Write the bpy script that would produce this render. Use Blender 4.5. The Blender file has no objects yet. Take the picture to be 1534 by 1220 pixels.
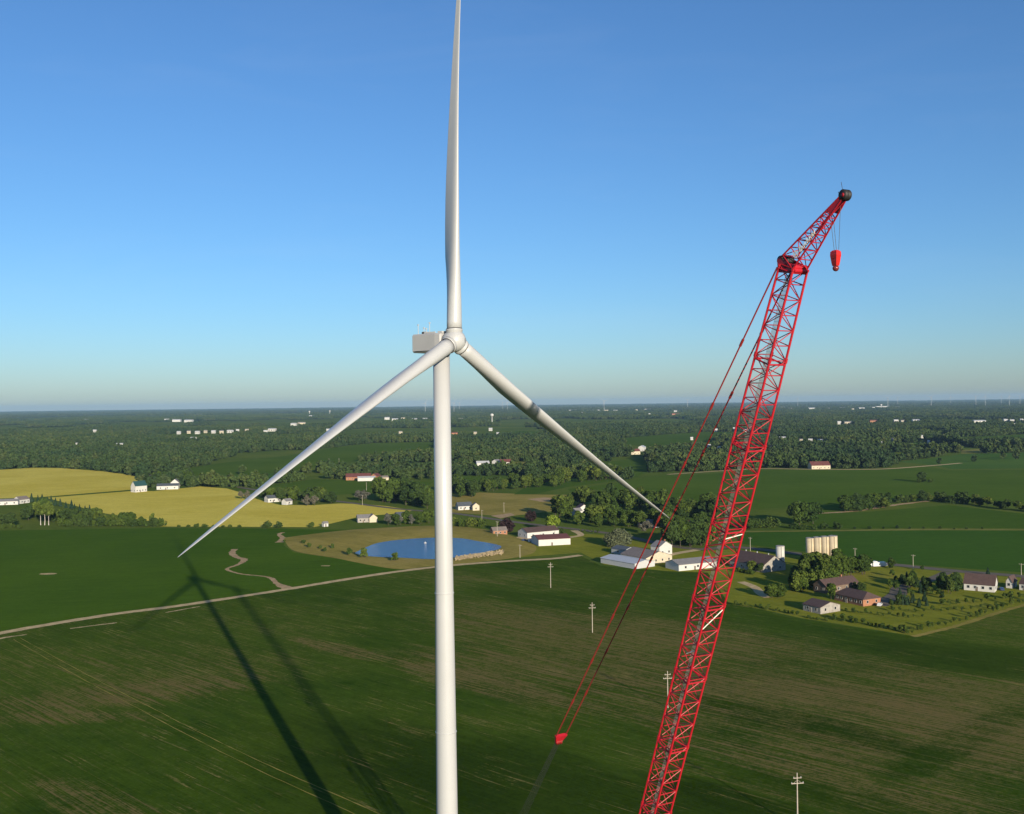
import bpy, bmesh, math, random
import numpy as np
from mathutils import Vector, Matrix

random.seed(7); rng = np.random.default_rng(7)
sc = bpy.context.scene
S = 1.2                       # size of the yards' buildings, from the camera height
COL = sc.collection
rad = math.radians

# ------------------------------------------------------------------ camera
F, ROLL, EYE, CAMH = 1500.0, rad(0.70), 603.5, 96.0        # focal length in photo pixels, roll, eye level row, height
pit = math.atan((610 - EYE) / F)
FWD = Vector((0, math.cos(pit), -math.sin(pit))); UP0 = Vector((0, math.sin(pit), math.cos(pit))); XX = Vector((1, 0, 0))
RGT = math.cos(ROLL) * XX - math.sin(ROLL) * UP0
UPV = math.sin(ROLL) * XX + math.cos(ROLL) * UP0
CAM = Vector((0, 0, CAMH))
cd = bpy.data.cameras.new('camera'); cam = bpy.data.objects.new('camera', cd); COL.objects.link(cam)
cd.sensor_width = 36; cd.lens = 36 * F / 1534; cd.clip_start = 1; cd.clip_end = 90000
cam.matrix_world = Matrix(((RGT.x, UPV.x, -FWD.x, 0), (RGT.y, UPV.y, -FWD.y, 0), (RGT.z, UPV.z, -FWD.z, CAMH), (0, 0, 0, 1)))
sc.camera = cam

# ------------------------------------------------------------------ sky, sun, exposure
SUN = Vector((167.0, -399.0, 105.8)).normalized()          # direction towards the sun
w = bpy.data.worlds.new('World'); sc.world = w; w.use_nodes = True
nt = w.node_tree; nt.nodes.clear()
sky = nt.nodes.new('ShaderNodeTexSky'); sky.sky_type = 'NISHITA'; sky.sun_disc = False
sky.sun_elevation = math.asin(SUN.z); sky.sun_rotation = math.atan2(SUN.x, SUN.y)
sky.altitude = 200; sky.air_density = 1.05; sky.dust_density = 0.5; sky.ozone_density = 6.2
bg = nt.nodes.new('ShaderNodeBackground'); bg.inputs[1].default_value = 0.1
wo = nt.nodes.new('ShaderNodeOutputWorld')
# a trace of thin cirrus all round the sky
wc = nt.nodes.new('ShaderNodeTexCoord'); wmp = nt.nodes.new('ShaderNodeMapping'); wmp.inputs[3].default_value = (2.2, 2.2, 11.0)
wn = nt.nodes.new('ShaderNodeTexNoise'); wn.inputs['Scale'].default_value = 1.6; wn.inputs['Detail'].default_value = 7; wn.inputs['Roughness'].default_value = 0.6; wn.inputs['Distortion'].default_value = 0.6
wr = nt.nodes.new('ShaderNodeMapRange'); wr.inputs[1].default_value = 0.52; wr.inputs[2].default_value = 0.85; wr.inputs[4].default_value = 0.045
wx = nt.nodes.new('ShaderNodeMix'); wx.data_type = 'RGBA'; wx.inputs[7].default_value = (5.0, 5.4, 6.0, 1)
nt.links.new(wc.outputs['Generated'], wmp.inputs[0]); nt.links.new(wmp.outputs[0], wn.inputs['Vector']); nt.links.new(wn.outputs[0], wr.inputs[0]); nt.links.new(wr.outputs[0], wx.inputs[0]); nt.links.new(sky.outputs[0], wx.inputs[6])
nt.links.new(wx.outputs[2], bg.inputs[0]); nt.links.new(bg.outputs[0], wo.inputs[0])
sd = bpy.data.lights.new('sun', 'SUN'); sd.energy = 5.0; sd.angle = rad(0.53); sd.color = (1.0, 0.87, 0.67)
so = bpy.data.objects.new('sun', sd); COL.objects.link(so); so.location = SUN * 300
so.rotation_euler = SUN.to_track_quat('Z', 'Y').to_euler()
sc.view_settings.view_transform = 'Standard'; sc.view_settings.look = 'None'
sc.view_settings.exposure = 0.55; sc.view_settings.gamma = 1.0; sc.view_settings.use_curve_mapping = False
sc.render.engine = 'CYCLES'; sc.cycles.use_denoising = True
sc.cycles.max_bounces = 5; sc.cycles.diffuse_bounces = 2; sc.cycles.glossy_bounces = 2; sc.cycles.volume_bounces = 0
sc.cycles.use_adaptive_sampling = True; sc.cycles.adaptive_threshold = 0.012
sc.cycles.sample_clamp_indirect = 4

# ------------------------------------------------------------------ pixel <-> place helpers
def ray(px, py): return FWD * F + RGT * (px - 767) - UPV * (py - 610)
def G(px, py, z=0.0):
    d = ray(px, py); t = (z - CAMH) / d.z
    return CAM + d * t
def atY(px, py, Y):
    d = ray(px, py); return CAM + d * (Y / d.y)
def proj(P):
    d = Vector(P) - CAM; z = d.dot(FWD)
    return 767 + F * d.dot(RGT) / z, 610 - F * d.dot(UPV) / z
def onplane(px, py, p0, n):
    d = ray(px, py); return CAM + d * ((p0 - CAM).dot(n) / d.dot(n))

# ------------------------------------------------------------------ object helpers
def link(name, me, parent=None, mat=None, loc=None):
    o = bpy.data.objects.new(name, me); COL.objects.link(o)
    if parent is not None: o.parent = parent
    if mat is not None and me is not None and hasattr(me, 'materials') and not me.materials: me.materials.append(mat)
    if loc is not None: o.location = loc
    return o
def empty(name, loc=(0, 0, 0), rz=0):
    o = bpy.data.objects.new(name, None); COL.objects.link(o); o.location = loc; o.rotation_euler = (0, 0, rz)
    o.empty_display_size = 1
    return o
def tag(o, label=None, cat=None, group=None, kind=None):
    if label: o['label'] = label
    if cat: o['category'] = cat
    if group: o['group'] = group
    if kind: o['kind'] = kind
    return o
def mesh(name, verts, faces, smooth=False):
    me = bpy.data.meshes.new(name); me.from_pydata([tuple(v) for v in verts], [], [tuple(f) for f in faces]); me.update()
    if smooth:
        for p in me.polygons: p.use_smooth = True
    return me
class MB:
    def __init__(s): s.v = []; s.f = []
    def add(s, vs, fs):
        n = len(s.v); s.v += [Vector(v) for v in vs]; s.f += [tuple(i + n for i in f) for f in fs]
    def box(s, c, size, rz=0.0):
        x, y, z = [k / 2 for k in size]; R = Matrix.Rotation(rz, 3, 'Z'); c = Vector(c)
        s.add([c + R @ Vector((a * x, b * y, d * z)) for d in (-1, 1) for a, b in ((-1, -1), (1, -1), (1, 1), (-1, 1))],
              [(3, 2, 1, 0), (4, 5, 6, 7), (0, 1, 5, 4), (1, 2, 6, 5), (2, 3, 7, 6), (3, 0, 4, 7)])
    def tube(s, a, b, r0, r1=None, n=8, cap=True):
        a = Vector(a); b = Vector(b); r1 = r0 if r1 is None else r1
        d = (b - a).normalized(); u = d.orthogonal().normalized(); v = d.cross(u)
        vs = [a + (u * math.cos(t) + v * math.sin(t)) * r0 for t in [2 * math.pi * i / n for i in range(n)]]
        vs += [b + (u * math.cos(t) + v * math.sin(t)) * r1 for t in [2 * math.pi * i / n for i in range(n)]]
        fs = [(i, (i + 1) % n, n + (i + 1) % n, n + i) for i in range(n)]
        if cap: fs += [tuple(range(n - 1, -1, -1)), tuple(range(n, 2 * n))]
        s.add(vs, fs)
    def lathe(s, prof, n=24, origin=(0, 0, 0), axis=None):
        o = Vector(origin); M = Vector(axis).to_track_quat('Z', 'Y').to_matrix() if axis is not None else Matrix.Identity(3)
        vs = []
        for (r, z) in prof:
            for i in range(n):
                t = 2 * math.pi * i / n; vs.append(o + M @ Vector((r * math.cos(t), r * math.sin(t), z)))
        fs = [(k * n + i, k * n + (i + 1) % n, (k + 1) * n + (i + 1) % n, (k + 1) * n + i) for k in range(len(prof) - 1) for i in range(n)]
        fs += [tuple(range(n - 1, -1, -1)), tuple((len(prof) - 1) * n + i for i in range(n))]
        s.add(vs, fs)
    def build(s, name, mat, parent=None, smooth=False, loc=None):
        me = mesh(name, s.v, s.f, smooth); return link(name, me, parent, mat, loc)
# one unit bar (z 0..1, radius 1) shared by every lattice member
ub = MB(); ub.tube((0, 0, 0), (0, 0, 1), 1, n=8)
def bar(name, a, b, r, mat, parent, cache={}):
    if mat not in cache:
        me = mesh('bar', ub.v, ub.f, False); me.materials.append(mat); cache[mat] = me
    o = link(name, cache[mat], parent)
    a = Vector(a); b = Vector(b); d = b - a
    o.matrix_local = Matrix.Translation(a) @ d.to_track_quat('Z', 'Y').to_matrix().to_4x4() @ Matrix.Diagonal((r, r, d.length, 1))
    return o

# ------------------------------------------------------------------ materials
def mat_new(name):
    m = bpy.data.materials.new(name); m.use_nodes = True; t = m.node_tree
    return m, t, t.nodes['Principled BSDF']
def N(t, ty, **kw):
    n = t.nodes.new(ty)
    for k, v in kw.items(): setattr(n, k, v)
    return n
def L(t, a, b): t.links.new(a, b)
def rgb(c): return (c[0], c[1], c[2], 1)
def mixc(t, fac, a, b, blend='MIX'):
    n = N(t, 'ShaderNodeMix', data_type='RGBA', blend_type=blend)
    for i, s in ((0, fac), (6, a), (7, b)):
        if hasattr(s, 'is_output'): L(t, s, n.inputs[i])
        else: n.inputs[i].default_value = s if i == 0 else rgb(s)
    return n.outputs[2]
def ramp(t, src, lo, hi):
    n = N(t, 'ShaderNodeMapRange'); n.inputs[1].default_value = lo; n.inputs[2].default_value = hi; L(t, src, n.inputs[0]); return n.outputs[0]
def math_(t, op, a, b=None):
    n = N(t, 'ShaderNodeMath', operation=op)
    for i, s in enumerate((a, b)):
        if s is None: continue
        if hasattr(s, 'is_output'): L(t, s, n.inputs[i])
        else: n.inputs[i].default_value = s
    return n.outputs[0]
def coord(t, scale=(1, 1, 1), rz=0.0, loc=(0, 0, 0), kind='Object'):
    c = N(t, 'ShaderNodeTexCoord'); m = N(t, 'ShaderNodeMapping', vector_type='TEXTURE') if False else N(t, 'ShaderNodeMapping')
    r = N(t, 'ShaderNodeMapping'); r.inputs[2].default_value = (0, 0, rz); r.inputs[1].default_value = (0, 0, 0)
    p = N(t, 'ShaderNodeVectorMath', operation='SUBTRACT'); p.inputs[1].default_value = loc
    L(t, c.outputs[kind], p.inputs[0]); L(t, p.outputs[0], r.inputs[0]); L(t, r.outputs[0], m.inputs[0]); m.inputs[3].default_value = scale
    return m.outputs[0]
def noise(t, vec, scale, detail=4, rough=0.6, dist=0.0):
    n = N(t, 'ShaderNodeTexNoise'); n.inputs['Scale'].default_value = scale; n.inputs['Detail'].default_value = detail
    n.inputs['Roughness'].default_value = rough; n.inputs['Distortion'].default_value = dist; L(t, vec, n.inputs['Vector']); return n.outputs[0]
def plain(name, c, rough=0.6, metal=0.0, var=0.12, scale=0.6, bump=0.0, spec=None):
    c = tuple(k * 0.72 for k in c)
    m, t, b = mat_new(name); v = coord(t)
    n = ramp(t, noise(t, v, scale, 5, 0.65), 0.3, 0.7)
    d = tuple(k * (1 - var) for k in c); e = tuple(min(1, k * (1 + var * 0.6)) for k in c)
    L(t, mixc(t, n, d, e), b.inputs['Base Color']); b.inputs['Roughness'].default_value = rough; b.inputs['Metallic'].default_value = metal
    if spec is not None: b.inputs['Specular IOR Level'].default_value = spec
    if bump:
        bn = N(t, 'ShaderNodeBump'); bn.inputs['Strength'].default_value = bump; bn.inputs['Distance'].default_value = 0.05
        L(t, noise(t, v, scale * 8, 4), bn.inputs['Height']); L(t, bn.outputs[0], b.inputs['Normal'])
    return m
ROWROT = math.atan2(1500.0, -1617.0)          # direction of the drilled rows over the ground
def field_mat(name, dark, light, soil, soil_amt, rows=0.5, big=0.006, rot=ROWROT, patches=(), fine=1.0, streaks=0.0):
    """crop: two greens, bare soil showing between drilled rows; patches = ((x,y,len,wid,rot,+soil), ...) thin or dense stands"""
    dark, light, soil = [tuple(k * 0.74 for k in q) for q in (dark, light, soil)]
    m, t, b = mat_new(name)
    cw = coord(t); cs = coord(t, (1 / 85.0, 1 / 1.1, 1), -rot); cs2 = coord(t, (1 / 25.0, 1 / 5.0, 1), -rot); cs3 = coord(t, (1/20.0, 1/0.5, 1), -rot)
    nb = noise(t, cw, big, 5, 0.6, 0.4)
    ns = noise(t, cs, 1.0, 4, 0.65); ns2 = noise(t, cs2, 1.0, 4, 0.65, 0.3); ns3 = noise(t, cs3, 1.0, 3, 0.7); nf = noise(t, cw, 0.9 * fine, 4, 0.75)
    col = mixc(t, ramp(t, nb, 0.38, 0.62), dark, light)
    col = mixc(t, math_(t, 'MULTIPLY', ramp(t, ns2, 0.35, 0.75), 0.45), col, tuple(k * 1.35 for k in light))
    amt = math_(t, 'ADD', math_(t, 'MULTIPLY', math_(t, 'SUBTRACT', nb, 0.5), 1.6), soil_amt)
    for (x, y, ln, wd, pr, s) in patches:
        g = N(t, 'ShaderNodeTexGradient', gradient_type='SPHERICAL')
        pc = coord(t, (1 / ln, 1 / wd, 0), -pr, (x, y, 0)); L(t, pc, g.inputs[0])
        e = math_(t, 'ADD', math_(t, 'MULTIPLY', g.outputs[1], 1.0), math_(t, 'MULTIPLY', math_(t, 'SUBTRACT', noise(t, cs2, 0.6, 4, 0.7), 0.5), 0.9))
        gg = math_(t, 'MULTIPLY', ramp(t, e, 0.1, 0.5), s)
        # nothing outside the patch
        gg = math_(t, 'MULTIPLY', gg, ramp(t, g.outputs[1], 0.0, 0.15))
        amt = math_(t, 'ADD', amt, gg)
        if s < 0: col = mixc(t, math_(t, 'MULTIPLY', gg, -1.5), col, tuple(k * 0.62 for k in dark))     # thick, darker stand
    nm = noise(t, cw, 0.28, 6, 0.72)
    st = math_(t, 'ADD', math_(t, 'MULTIPLY', math_(t, 'SUBTRACT', ns, 0.5), rows * 3.4), math_(t, 'MULTIPLY', math_(t, 'SUBTRACT', ns3, 0.5), rows * 3.0))
    st = math_(t, 'ADD', st, math_(t, 'MULTIPLY', math_(t, 'SUBTRACT', nf, 0.5), 0.4 + rows * 1.6))
    st = math_(t, 'ADD', st, math_(t, 'MULTIPLY', math_(t, 'SUBTRACT', nm, 0.5), 0.3 + rows * 1.2))
    a = math_(t, 'ADD', amt, math_(t, 'MULTIPLY', st, math_(t, 'ADD', math_(t, 'MULTIPLY', ramp(t, amt, -0.25, 0.4), 0.8), 0.2)))
    shade = math_(t, 'ADD', math_(t, 'MULTIPLY', math_(t, 'ADD', math_(t, 'ADD', ns3, nf), nm), 0.5 + 0.35 * rows), 0.25 - 0.525 * rows)
    cmb = N(t, 'ShaderNodeCombineXYZ'); [L(t, shade, cmb.inputs[i]) for i in range(3)]
    col = mixc(t, 1.0, col, cmb.outputs[0], 'MULTIPLY')
    col = mixc(t, ramp(t, a, 0.15, 0.8), col, soil)
    if streaks:
        k1 = noise(t, coord(t, (1 / 22.0, 1 / 0.9, 1), -rot, (31, 7, 0)), 1.0, 3, 0.6); k2 = noise(t, coord(t, (1 / 30.0, 1 / 12.0, 1), -rot, (5, 77, 0)), 1.0, 3, 0.6); k3 = noise(t, cw, 0.6, 3, 0.7)
        kk = math_(t, 'MULTIPLY', ramp(t, math_(t, 'ADD', k1, math_(t, 'MULTIPLY', k3, 0.35)), 0.74, 0.86), ramp(t, k2, 0.48, 0.68))
        col = mixc(t, math_(t, 'MULTIPLY', kk, streaks), col, tuple(min(1, q * 1.8) for q in soil))
    L(t, col, b.inputs['Base Color']); b.inputs['Roughness'].default_value = 1.0; b.inputs['Specular IOR Level'].default_value = 0.0
    bn = N(t, 'ShaderNodeBump'); bn.inputs['Strength'].default_value = 0.35; bn.inputs['Distance'].default_value = 0.3
    L(t, math_(t, 'ADD', nf, ns3), bn.inputs['Height']); L(t, bn.outputs[0], b.inputs['Normal'])
    return m
def foliage(name, c1, c2, c3):
    m, t, b = mat_new(name)
    oi = N(t, 'ShaderNodeObjectInfo'); r = oi.outputs['Random']
    col = mixc(t, ramp(t, r, 0.0, 0.6), c1, c2); col = mixc(t, ramp(t, r, 0.6, 1.0), col, c3)
    n = noise(t, coord(t), 6.0, 3, 0.6); col = mixc(t, ramp(t, n, 0.3, 0.75), col, tuple(k * 0.6 for k in c1))
    ge = N(t, 'ShaderNodeNewGeometry'); st = N(t, 'ShaderNodeMapping'); st.inputs[3].default_value = (1, 0.5, 0); L(t, ge.outputs['Position'], st.inputs[0])
    nw = ramp(t, noise(t, st.outputs[0], 0.0045, 5, 0.65), 0.36, 0.64)       # stands of darker and lighter species
    col = mixc(t, nw, mixc(t, 1.0, col, (0.62, 0.72, 0.85), 'MULTIPLY'), mixc(t, 1.0, col, (1.25, 1.15, 0.95), 'MULTIPLY'))
    L(t, col, b.inputs['Base Color']); b.inputs['Roughness'].default_value = 0.9; b.inputs['Specular IOR Level'].default_value = 0.05
    return m
M = {}
M['white'] = plain('turbine_white', (0.575, 0.585, 0.59), 0.38, var=0.03, scale=0.25)
M['nacelle'] = plain('nacelle_grey', (0.50, 0.50, 0.50), 0.5, var=0.05, scale=0.5)
M['dark'] = plain('dark_rubber', (0.025, 0.025, 0.028), 0.6)
M['red'] = plain('crane_red', (0.56, 0.012, 0.026), 0.45, var=0.3, scale=0.8)
M['pendant'] = plain('pendant_red', (0.34, 0.022, 0.018), 0.5)
M['rope'] = plain('wire_rope', (0.30, 0.29, 0.28), 0.5, metal=0.3)
M['rope_dark'] = plain('greased_rope', (0.05, 0.055, 0.05), 0.55, metal=0.2)
M['steel'] = plain('steel', (0.5, 0.5, 0.52), 0.3, metal=0.8)
M['letter'] = plain('lettering', (1.1, 1.05, 0.9), 0.5)
M['wall_white'] = plain('wall_white', (0.66, 0.65, 0.62), 0.7, var=0.08, scale=0.5)
M['wall_cream'] = plain('wall_cream', (0.66, 0.58, 0.43), 0.75, var=0.15, scale=0.5)
M['wall_grey'] = plain('wall_grey', (0.42, 0.45, 0.48), 0.6, var=0.15, scale=0.5)
M['wall_stone'] = plain('wall_stone', (0.40, 0.37, 0.33), 0.8, var=0.3, scale=0.9)
M['wall_brick'] = plain('wall_brick', (0.42, 0.19, 0.10), 0.8, var=0.2, scale=1.0)
M['wall_wood'] = plain('wall_wood', (0.20, 0.14, 0.10), 0.8, var=0.2)
M['roof_brown'] = plain('roof_brown', (0.105, 0.062, 0.052), 0.8, var=0.25, scale=0.7)
M['roof_red'] = plain('roof_red', (0.17, 0.055, 0.045), 0.7, var=0.25, scale=0.7)
M['roof_grey'] = plain('roof_grey', (0.26, 0.25, 0.245), 0.6, var=0.2, scale=0.7)
M['roof_tan'] = plain('roof_tan', (0.25, 0.21, 0.18), 0.7, var=0.25, scale=0.7)
M['roof_white'] = plain('roof_white', (0.60, 0.61, 0.62), 0.4, var=0.08, scale=0.5)
M['roof_green'] = plain('roof_green', (0.03, 0.09, 0.085), 0.5, var=0.15)
M['roof_slate'] = plain('roof_slate', (0.10, 0.115, 0.13), 0.6, var=0.2)
M['glass'] = plain('window_glass', (0.02, 0.025, 0.03), 0.1, var=0.1)
M['concrete'] = plain('silo_concrete', (0.66, 0.55, 0.37), 0.85, var=0.22, scale=0.35)
M['concrete_white'] = plain('silo_white', (0.66, 0.64, 0.58), 0.8, var=0.15, scale=0.35)
M['gravel'] = plain('gravel', (0.72, 0.55, 0.30), 1.0, var=0.3, scale=0.3, bump=0.4, spec=0.0)
M['dirt'] = plain('dirt', (0.58, 0.41, 0.23), 1.0, var=0.35, scale=0.25, bump=0.4, spec=0.0)
M['asphalt'] = plain('asphalt', (0.19, 0.165, 0.13), 0.95, var=0.2, scale=0.3, spec=0.1)
M['pole'] = plain('pole_wood', (0.52, 0.46, 0.37), 0.85, var=0.2)
M['rock'] = plain('rock', (0.46, 0.36, 0.21), 0.9, var=0.35, scale=0.8)
M['bark'] = plain('bark', (0.09, 0.07, 0.05), 0.9, var=0.3, scale=2)
M['birch'] = plain('birch_bark', (0.62, 0.58, 0.52), 0.8, var=0.3, scale=2)
M['car_white'] = plain('paint_white', (0.8, 0.8, 0.8), 0.3, var=0.03)
M['car_blue'] = plain('paint_blue', (0.04, 0.07, 0.16), 0.3, var=0.03)
M['leaf'] = foliage('leaf_green', (0.052, 0.088, 0.018), (0.08, 0.12, 0.022), (0.12, 0.155, 0.03))
M['leaf_dark'] = foliage('leaf_dark', (0.04, 0.07, 0.02), (0.055, 0.09, 0.022), (0.068, 0.105, 0.028))
M['leaf_far'] = foliage('leaf_far', (0.042, 0.074, 0.026), (0.06, 0.096, 0.03), (0.092, 0.115, 0.04))
M['leaf_conifer'] = foliage('leaf_conifer', (0.03, 0.06, 0.03), (0.035, 0.07, 0.04), (0.05, 0.085, 0.05))
M['leaf_silver'] = foliage('leaf_silver', (0.105, 0.125, 0.07), (0.12, 0.14, 0.08), (0.13, 0.15, 0.085))
M['leaf_purple'] = foliage('leaf_purple', (0.03, 0.02, 0.022), (0.035, 0.022, 0.025), (0.04, 0.025, 0.028))
M['leaf_lime'] = foliage('leaf_lime', (0.15, 0.22, 0.03), (0.17, 0.24, 0.035), (0.18, 0.25, 0.04))
M['leaf_grey'] = foliage('leaf_greyish', (0.12, 0.12, 0.09), (0.13, 0.125, 0.10), (0.15, 0.14, 0.11))

# ------------------------------------------------------------------ ground, fields
GREENA, GREENB, SOIL = (0.045, 0.105, 0.022), (0.075, 0.15, 0.032), (0.24, 0.185, 0.105)
M['meadow'] = field_mat('meadow', (0.075, 0.135, 0.020), (0.14, 0.185, 0.03), (0.26, 0.21, 0.07), -0.05, 0.25, 0.004)
R = 30000.0
gb = MB(); ngon = 96
gb.add([(R * math.cos(2 * math.pi * i / ngon), R * math.sin(2 * math.pi * i / ngon), 0) for i in range(ngon)], [tuple(range(ngon))])
tag(gb.build('ground', M['meadow']), 'green farmland stretching to the horizon', kind='structure')

FIELDS = []      # world polygons kept free of woodland
def sheet(name, pts, mat, z, label=None, px=True, keep=True):
    P = [G(*p) for p in pts] if px else [Vector((p[0], p[1], 0)) for p in pts]
    me = mesh(name, [(p.x, p.y, z) for p in P], [tuple(range(len(P)))])
    bm = bmesh.new(); bm.from_mesh(me); bmesh.ops.triangulate(bm, faces=bm.faces[:]); bmesh.ops.recalc_face_normals(bm, faces=bm.faces[:])
    if bm.faces and sum(f.normal.z for f in bm.faces) < 0: bmesh.ops.reverse_faces(bm, faces=bm.faces[:])
    bm.to_mesh(me); bm.free()
    o = link(name, me, None, mat); tag(o, label, kind='structure')
    if keep: FIELDS.append(np.array([(p.x, p.y) for p in P]))
    return o
def smoothline(pts, n=8):
    out = []
    P = [pts[0]] + list(pts) + [pts[-1]]
    for i in range(1, len(P) - 2):
        for k in range(n):
            t = k / n; a, b, c, d = P[i - 1], P[i], P[i + 1], P[i + 2]
            out.append(tuple(0.5 * ((2 * b[j]) + (c[j] - a[j]) * t + (2 * a[j] - 5 * b[j] + 4 * c[j] - d[j]) * t * t + (3 * b[j] - a[j] - 3 * c[j] + d[j]) * t ** 3) for j in range(len(b))))
    out.append(tuple(P[-2])); return out
def ribbon(name, pts, mat, z, label, width=None, ragged=0.0):
    """pts: (px,py[,width m])"""
    W = [p[2] if len(p) > 2 else width for p in pts]
    P = smoothline([(G(p[0], p[1]).x, G(p[0], p[1]).y, wd) for p, wd in zip(pts, W)], 10)
    vs = []; fs = []
    for i, p in enumerate(P):
        a = Vector(P[max(0, i - 1)][:2]); b = Vector(P[min(len(P) - 1, i + 1)][:2]); d = (b - a).normalized(); n = Vector((-d.y, d.x))
        l = S * p[2] / 2 * (1 + ragged * random.uniform(-1, 1)); r = S * p[2] / 2 * (1 + ragged * random.uniform(-1, 1))
        vs += [(p[0] + n.x * l, p[1] + n.y * l, z), (p[0] - n.x * r, p[1] - n.y * r, z)]
        if i: fs.append((2 * i - 2, 2 * i - 1, 2 * i + 1, 2 * i))
    o = link(name, mesh(name, vs, fs), None, mat); tag(o, label, kind='structure'); return o

def pc(x, y): g = G(x, y); return g.x, g.y
def patch(px, py, ln, wd, s, rot=ROWROT): x, y = pc(px, py); return (x, y, ln, wd, rot, s)
M['near'] = field_mat('crop_sparse', (0.036, 0.078, 0.007), (0.080, 0.132, 0.012), (0.215, 0.165, 0.06), 0.04, 0.85, 0.007, streaks=0.8, patches=(
    patch(1430, 1190, 110, 50, 0.28), patch(1270, 1170, 60, 24, 0.15),
    patch(1080, 985, 210, 75, 0.34), patch(860, 1030, 120, 30, 0.30), patch(1330, 1080, 100, 42, 0.26), patch(505, 972, 38, 9, 0.42), patch(700, 1020, 55, 14, 0.35),
    patch(760, 870, 140, 14, 0.12), patch(90, 1075, 40, 9, 0.36, 0.0), patch(180, 1040, 60, 20, 0.28, 0.3), patch(150, 1215, 40, 12, 0.35), patch(300, 1000, 60, 40, 0.14), patch(640, 1105, 20, 8, 0.4),
    patch(820, 1190, 110, 36, -0.42), patch(560, 1190, 70, 26, -0.3), patch(1330, 1215, 60, 10, -0.3), patch(560, 1130, 70, 26, -0.25), patch(1200, 1085, 60, 14, -0.35), patch(1440, 1110, 70, 9, -0.22, 0.75), patch(1120, 1205, 40, 10, -0.5), patch(1480, 990, 70, 30, -0.35), patch(820, 900, 60, 20, -0.2)))
TR = [(-260, 1003), (-100, 970), (0, 949), (90, 933), (180, 919), (260, 909), (340, 897), (430, 883), (520, 868), (600, 856), (680, 847), (760, 841), (830, 837), (870, 832)]
up = [(p[0], p[1] + 1) for p in TR]
P = [G(*p) for p in up] + [G(900, 848), G(1000, 856), G(1060, 858), G(1090, 902), G(1200, 927), G(1370, 954), G(1450, 934), G(1534, 909), G(1700, 862)]
tag(sheet('crop_field', [(p.x, p.y) for p in P] + [(420, -300), (-420, -300)], M['near'], 0.03, px=False), 'sparse green crop field with bare brown soil between the rows', kind='structure')
M['dense'] = field_mat('crop_dense', (0.056, 0.120, 0.010), (0.080, 0.150, 0.012), (0.18, 0.16, 0.05), -0.32, 0.12, 0.006, rot=0.2)
sheet('bean_field', [(p[0], p[1] - 1) for p in TR[:10]] + [(585, 852), (560, 846), (510, 838), (440, 828), (425, 817), (430, 806), (500, 800), (600, 790), (560, 794), (480, 793.5), (400, 792), (240, 791.5), (0, 795), (-200, 800), (-330, 900)],
      M['dense'], 0.03, 'smooth dark green crop field left of the pond')
M['wheat'] = field_mat('wheat', (0.66, 0.53, 0.075), (0.78, 0.65, 0.12), (0.40, 0.38, 0.06), -0.2, 0.3, 0.008, rot=0.05)
sheet('wheat_field', [(-260, 716), (0, 704), (50, 701), (90, 701.5), (150, 706), (205, 713), (215, 722), (215, 731), (195, 734), (60, 745), (0, 747), (-260, 752)], M['wheat'], 0.03, 'golden wheat field behind the white gabled house')
sheet('wheat_field', [(70, 746), (195, 736), (230, 736), (300, 729), (340, 732), (360, 738), (385, 748), (420, 757), (470, 757), (510, 754.5), (545, 755.5), (580, 758.5), (620, 765), (590, 770), (540, 774), (490, 786), (470, 790), (240, 789), (235, 783), (150, 768)],
      M['wheat'], 0.03, 'golden wheat field in front of the farmstead trees')
M['lawn'] = field_mat('lawn', (0.19, 0.22, 0.022), (0.27, 0.275, 0.035), (0.36, 0.29, 0.08), 0.0, 0.15, 0.02)
sheet('lawn', [(690, 845), (770, 836), (870, 828), (905, 846), (1000, 856), (1060, 858), (1090, 902), (1200, 926), (1370, 953), (1450, 933), (1534, 908), (1600, 889), (1600, 874), (1534, 866), (1430, 858), (1300, 845), (1180, 831), (1100, 823), (1045, 826), (960, 806), (880, 800), (760, 812)], M['lawn'], 0.025, 'mown lawns and yards round the farm buildings')
M['tan_grass'] = field_mat('tan_grass', (0.27, 0.235, 0.055), (0.37, 0.30, 0.08), (0.46, 0.36, 0.14), 0.05, 0.2, 0.02)
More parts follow.
